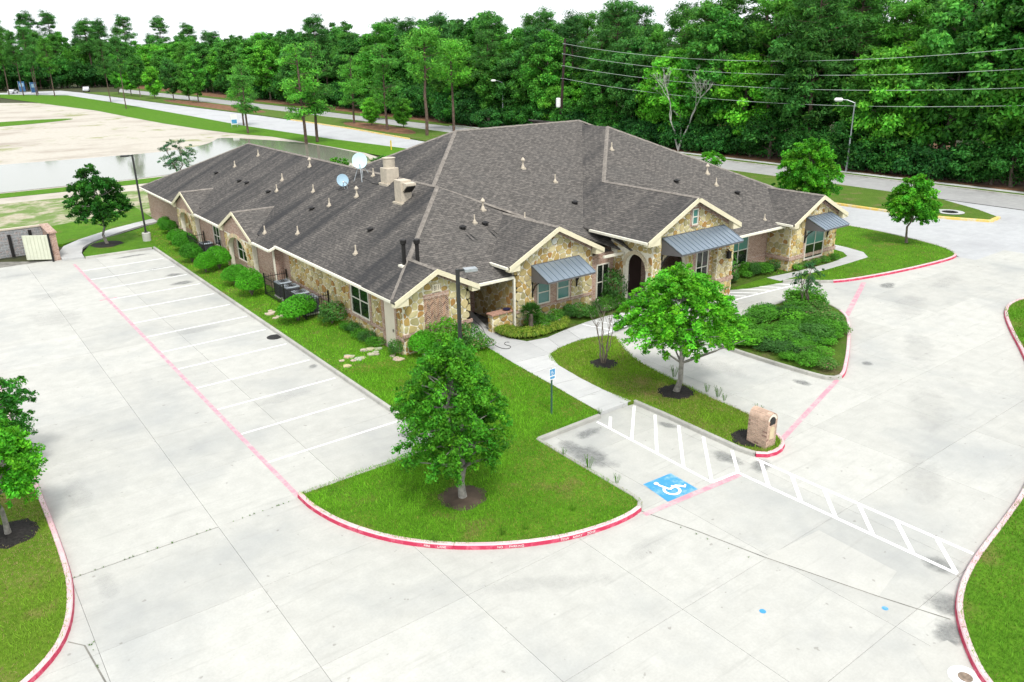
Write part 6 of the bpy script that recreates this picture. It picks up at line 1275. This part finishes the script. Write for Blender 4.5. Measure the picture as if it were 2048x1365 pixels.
# single trees on the median and the verges
def solo(pair, x, y, s, label, sz=None, nm='pine_tree'): plant(nm, pair, x, y, s, rf.random()*6.28, label, 'tree', None, sz)
LPN = [pine(220+k, 15, b, 3.3, 44, 80, c, .3) for k, (b, c) in enumerate(((.28, (.075, .15, .02)), (.32, (.062, .125, .018)), (.55, (.085, .16, .02))))]
solo(LPN[0], 46.4, 100, .72, 'left of the paired pines on the verge beyond the pond'); solo(LPN[1], 41.5, 84, .74, 'right of the paired pines on the verge beyond the pond'); solo(LPN[0], 42.3, 61, .98, 'bright pine on the verge just beyond the left roof'); solo(LPN[1], 44.6, 62, .95, 'ivy clad pine beside the bright pine beyond the left roof')
solo(LPN[2], 61.6, 57, 1.1, 'tall thin pine on the median with a bare trunk'); solo(LPN[2], 69.5, 61, .98, 'second bare trunked pine left of the roof ridge'); solo(LPN[1], 61.4, 70, .92, 'pine on the median left of the tall thin pine'); solo(LPN[0], 63.5, 87, .85, 'median pine farther back with a dark crown')
for k, (x, y) in enumerate(((57, 253), (58, 240), (58, 228), (59, 214), (60.5, 199), (63, 192), (62, 180))): solo(WOODS[k % 6], x, y, .7, ['farthest tree on the distant median', 'second farthest tree on the distant median', 'third farthest tree on the distant median', 'middle tree on the distant median', 'fifth farthest tree on the distant median', 'sixth farthest tree on the distant median', 'nearest broad tree on the distant median'][k], .78, 'median_tree')
for k, (x, y, s) in enumerate(((44.8, 207, .95), (41.2, 172, .9), (38.5, 262, 1.15), (34.5, 272, 1.2), (31, 277, 1.2), (28, 290, 1.25), (36.2, 282, 1.15))): solo(PINES[k % 5], x, y, s*.62, ['thin pine by the near road left of the paired pines', 'pine on the verge left of centre', 'rightmost of the pine group at the far left', 'second pine from the right in the far left group', 'third pine from the right in the far left group', 'leftmost pine at the edge of the picture', 'rear pine in the far left group'][k], s*.86)
for k, (x, y) in enumerate(((65.8, 72), (71.6, 92), (63.6, 80))): solo(WOODS[3 if k != 1 else 1], x, y, .42, ['small leafy tree on the median', 'small leafy tree beyond the far carriageway', 'small leafy tree behind the median pines'][k], None, 'small_tree')
plant('undergrowth', LOW[0], 72.5, 55, .9, 0, 'grey green round bush beside the far carriageway left of the ridge', 'shrub', None); plant('small_tree', WOODS[3], 78, 44, .62, 1, 'yellow green tree just left of the utility pole', 'tree', None)

# ---- grass blades on the near lawns
def vnoise(q, f, seed):
    g = np.random.default_rng(seed).random((128, 128)); p = q*f; i = np.floor(p).astype(int); t = p-i; t = t*t*(3-2*t); a = lambda dx, dy: g[(i[:, 0]+dx) % 128, (i[:, 1]+dy) % 128]
    return (a(0, 0)*(1-t[:, 0])+a(1, 0)*t[:, 0])*(1-t[:, 1])+(a(0, 1)*(1-t[:, 0])+a(1, 1)*t[:, 0])*t[:, 1]
def blades(name, poly, dens, h, cols, seed, label, z=.13, holes=(), skip=None):
    rng = np.random.default_rng(seed); P = np.array(poly); lo, hi = P.min(0), P.max(0); n = int((hi-lo).prod()*dens); q = lo+rng.random((n, 2))*(hi-lo); q = q[inside(q, poly)]
    if skip: q = q[~inside(q, skip)]
    for cx, cy, r in holes: q = q[np.hypot(q[:, 0]-cx, q[:, 1]-cy) > r*rng.uniform(.8, 1.15, len(q))]
    dcam = np.hypot(q[:, 0]+7.75, q[:, 1]+57.5); q = q[rng.random(len(q)) < np.clip(30/dcam, .25, 1)**1.5]; dcam = np.hypot(q[:, 0]+7.75, q[:, 1]+57.5)
    n = len(q); patch = np.clip(.5+1.15*(vnoise(q, .55, seed)*.5+vnoise(q, 1.7, seed+9)*.35+vnoise(q, 5, seed+4)*.15-.5)*1.6, 0, 1); a = rng.random(n)*6.283; w = np.stack([np.cos(a), np.sin(a), 0*a], 1)*(.009*np.clip(dcam/22, .8, 3))[:, None]
    hh = h*rng.uniform(.4, 1.4, n)*(.45+1.1*patch); b = np.concatenate([q, np.full((n, 1), z)], 1); tip = b+np.stack([rng.normal(size=n)*.45*hh, rng.normal(size=n)*.45*hh, hh], 1)
    V = np.stack([b-w, b+w, tip], 1).reshape(-1, 3); cc = np.array(cols); k = np.clip(patch+rng.normal(size=n)*.25, 0, .999); c = 1.25*cc[(k*len(cc)).astype(int)]*rng.uniform(.75, 1.3, (n, 1))
    me = raw_mesh(name, V, np.arange(3*n).reshape(n, 3), c, BLADE); o_ = bpy.data.objects.new(name, me); COL.objects.link(o_); tag(o_, label, 'grass', None, 'stuff')
GC = [(.22, .20, .06), (.13, .235, .022), (.09, .23, .014), (.085, .225, .013), (.115, .30, .018), (.14, .34, .024)]; GD = [(.28, .22, .10), (.24, .22, .07), (.17, .24, .03), (.12, .235, .018), (.14, .27, .02), (.17, .32, .025)]
blades('lawn_grass', redc+[(8.34, -40), (8.38, -37.5), (11.5, -37.45), (11.62, -37.2), (11.9, -34), (12.05, -31.8), (12.27, -29.6), (12.42, -28.4), (12.45, -27.3), (5.6, -27.2), (5.55, -35.6)], 650, .075, GC, 1, 'grass blades of the front lawn', holes=[(4, -39.2, .7)]); blades('lawn_grass', [(5.6, -27.2), (8.7, -27.2), (8.7, -13.1), (8.2, -13.1), (8.2, 12), (5.6, 10), (5.6, 3)], 260, .07, GC, 2, 'grass blades of the strip beside the stalls')
blades('lawn_grass', lawn_mid, 650, .065, GD, 3, 'grass blades of the centre lawn', holes=[(15.36, -37.93, .7), (15.19, -33.81, .6), (14.35, -42.4, .7)]); blades('lawn_grass', [p for p in leftc if p[1] < -22]+[(-12, -42), (-12, -22)], 500, .065, GD, 4, 'grass blades of the lawn at the left edge', holes=[(-7.7, -32.5, .75)])
blades('lawn_grass', rightc+[(8, -66), (44, -66), (48, -47)], 420, .085, GC, 5, 'grass blades of the lawn at the right edge'); blades('lawn_grass', rlc+[(45, -22), (40, -28), (34, -28.4)], 120, .07, GC, 6, 'grass blades of the corner lawn', skip=[(32.0, -31.0), (34.3, -31.05), (36.6, -31.3), (39.4, -31.35), (41.7, -31.3), (42.7, -30.3), (43.1, -28.8), (43.3, -26), (42.0, -26), (41.8, -28.4), (41.5, -29.3), (40.7, -30.1), (38.6, -30.35), (36.6, -30.3), (34.8, -30.15), (32.0, -29.8)])
# weeds in joints and along edges
WEED = [tuft(90+k, 26, .16, [(.07, .19, .015), (.10, .24, .02)], .9) for k in range(2)]
wp = [(-6.6+6.5*rs.random(), -35.8) for _ in range(26)]+[(-6.85+.2*rs.random(), -38.9-3*rs.random()) for _ in range(14)]+[(8.0+.6*t+rs.uniform(-.01, .01), -43.1-3.6*t) for t in [rs.random() for _ in range(6)]]
for x, y in wp: o_ = bpy.data.objects.new('joint_weed', WEED[0]); COL.objects.link(o_); o_.location = (x, y, .0); s = rs.uniform(.12, .4); o_.scale = (s, s, s); o_.rotation_euler = (0, 0, rs.random()*6); tag(o_, 'small weed growing in the joint of the pavement', 'weed', 'weeds in the pavement joints')
for x, y, s in [(8.36, -40.3, 2.2), (8.4, -41.6, 1.6), (8.3, -39.1, 1.3), (16.5, -36.8, 2.4), (16.35, -38.7, 1.7), (16.3, -39.3, 2.2), (16.2, -39.7, 1.5), (16.1, -41.4, 2.3), (11.5, -37.5, 1.2)]+[(.6+7*u, -40.6-2.2*math.sin(u*2.2)+.8, 1.5) for u in (.2, .45, .55, .8)]: o_ = bpy.data.objects.new('edge_weed', WEED[1]); COL.objects.link(o_); o_.location = (x, y, .12); o_.scale = (s*.7, s*.7, s*1.5); tag(o_, 'tall weed growing at a kerb edge of the lawns', 'weed', 'weeds along the kerb edges')
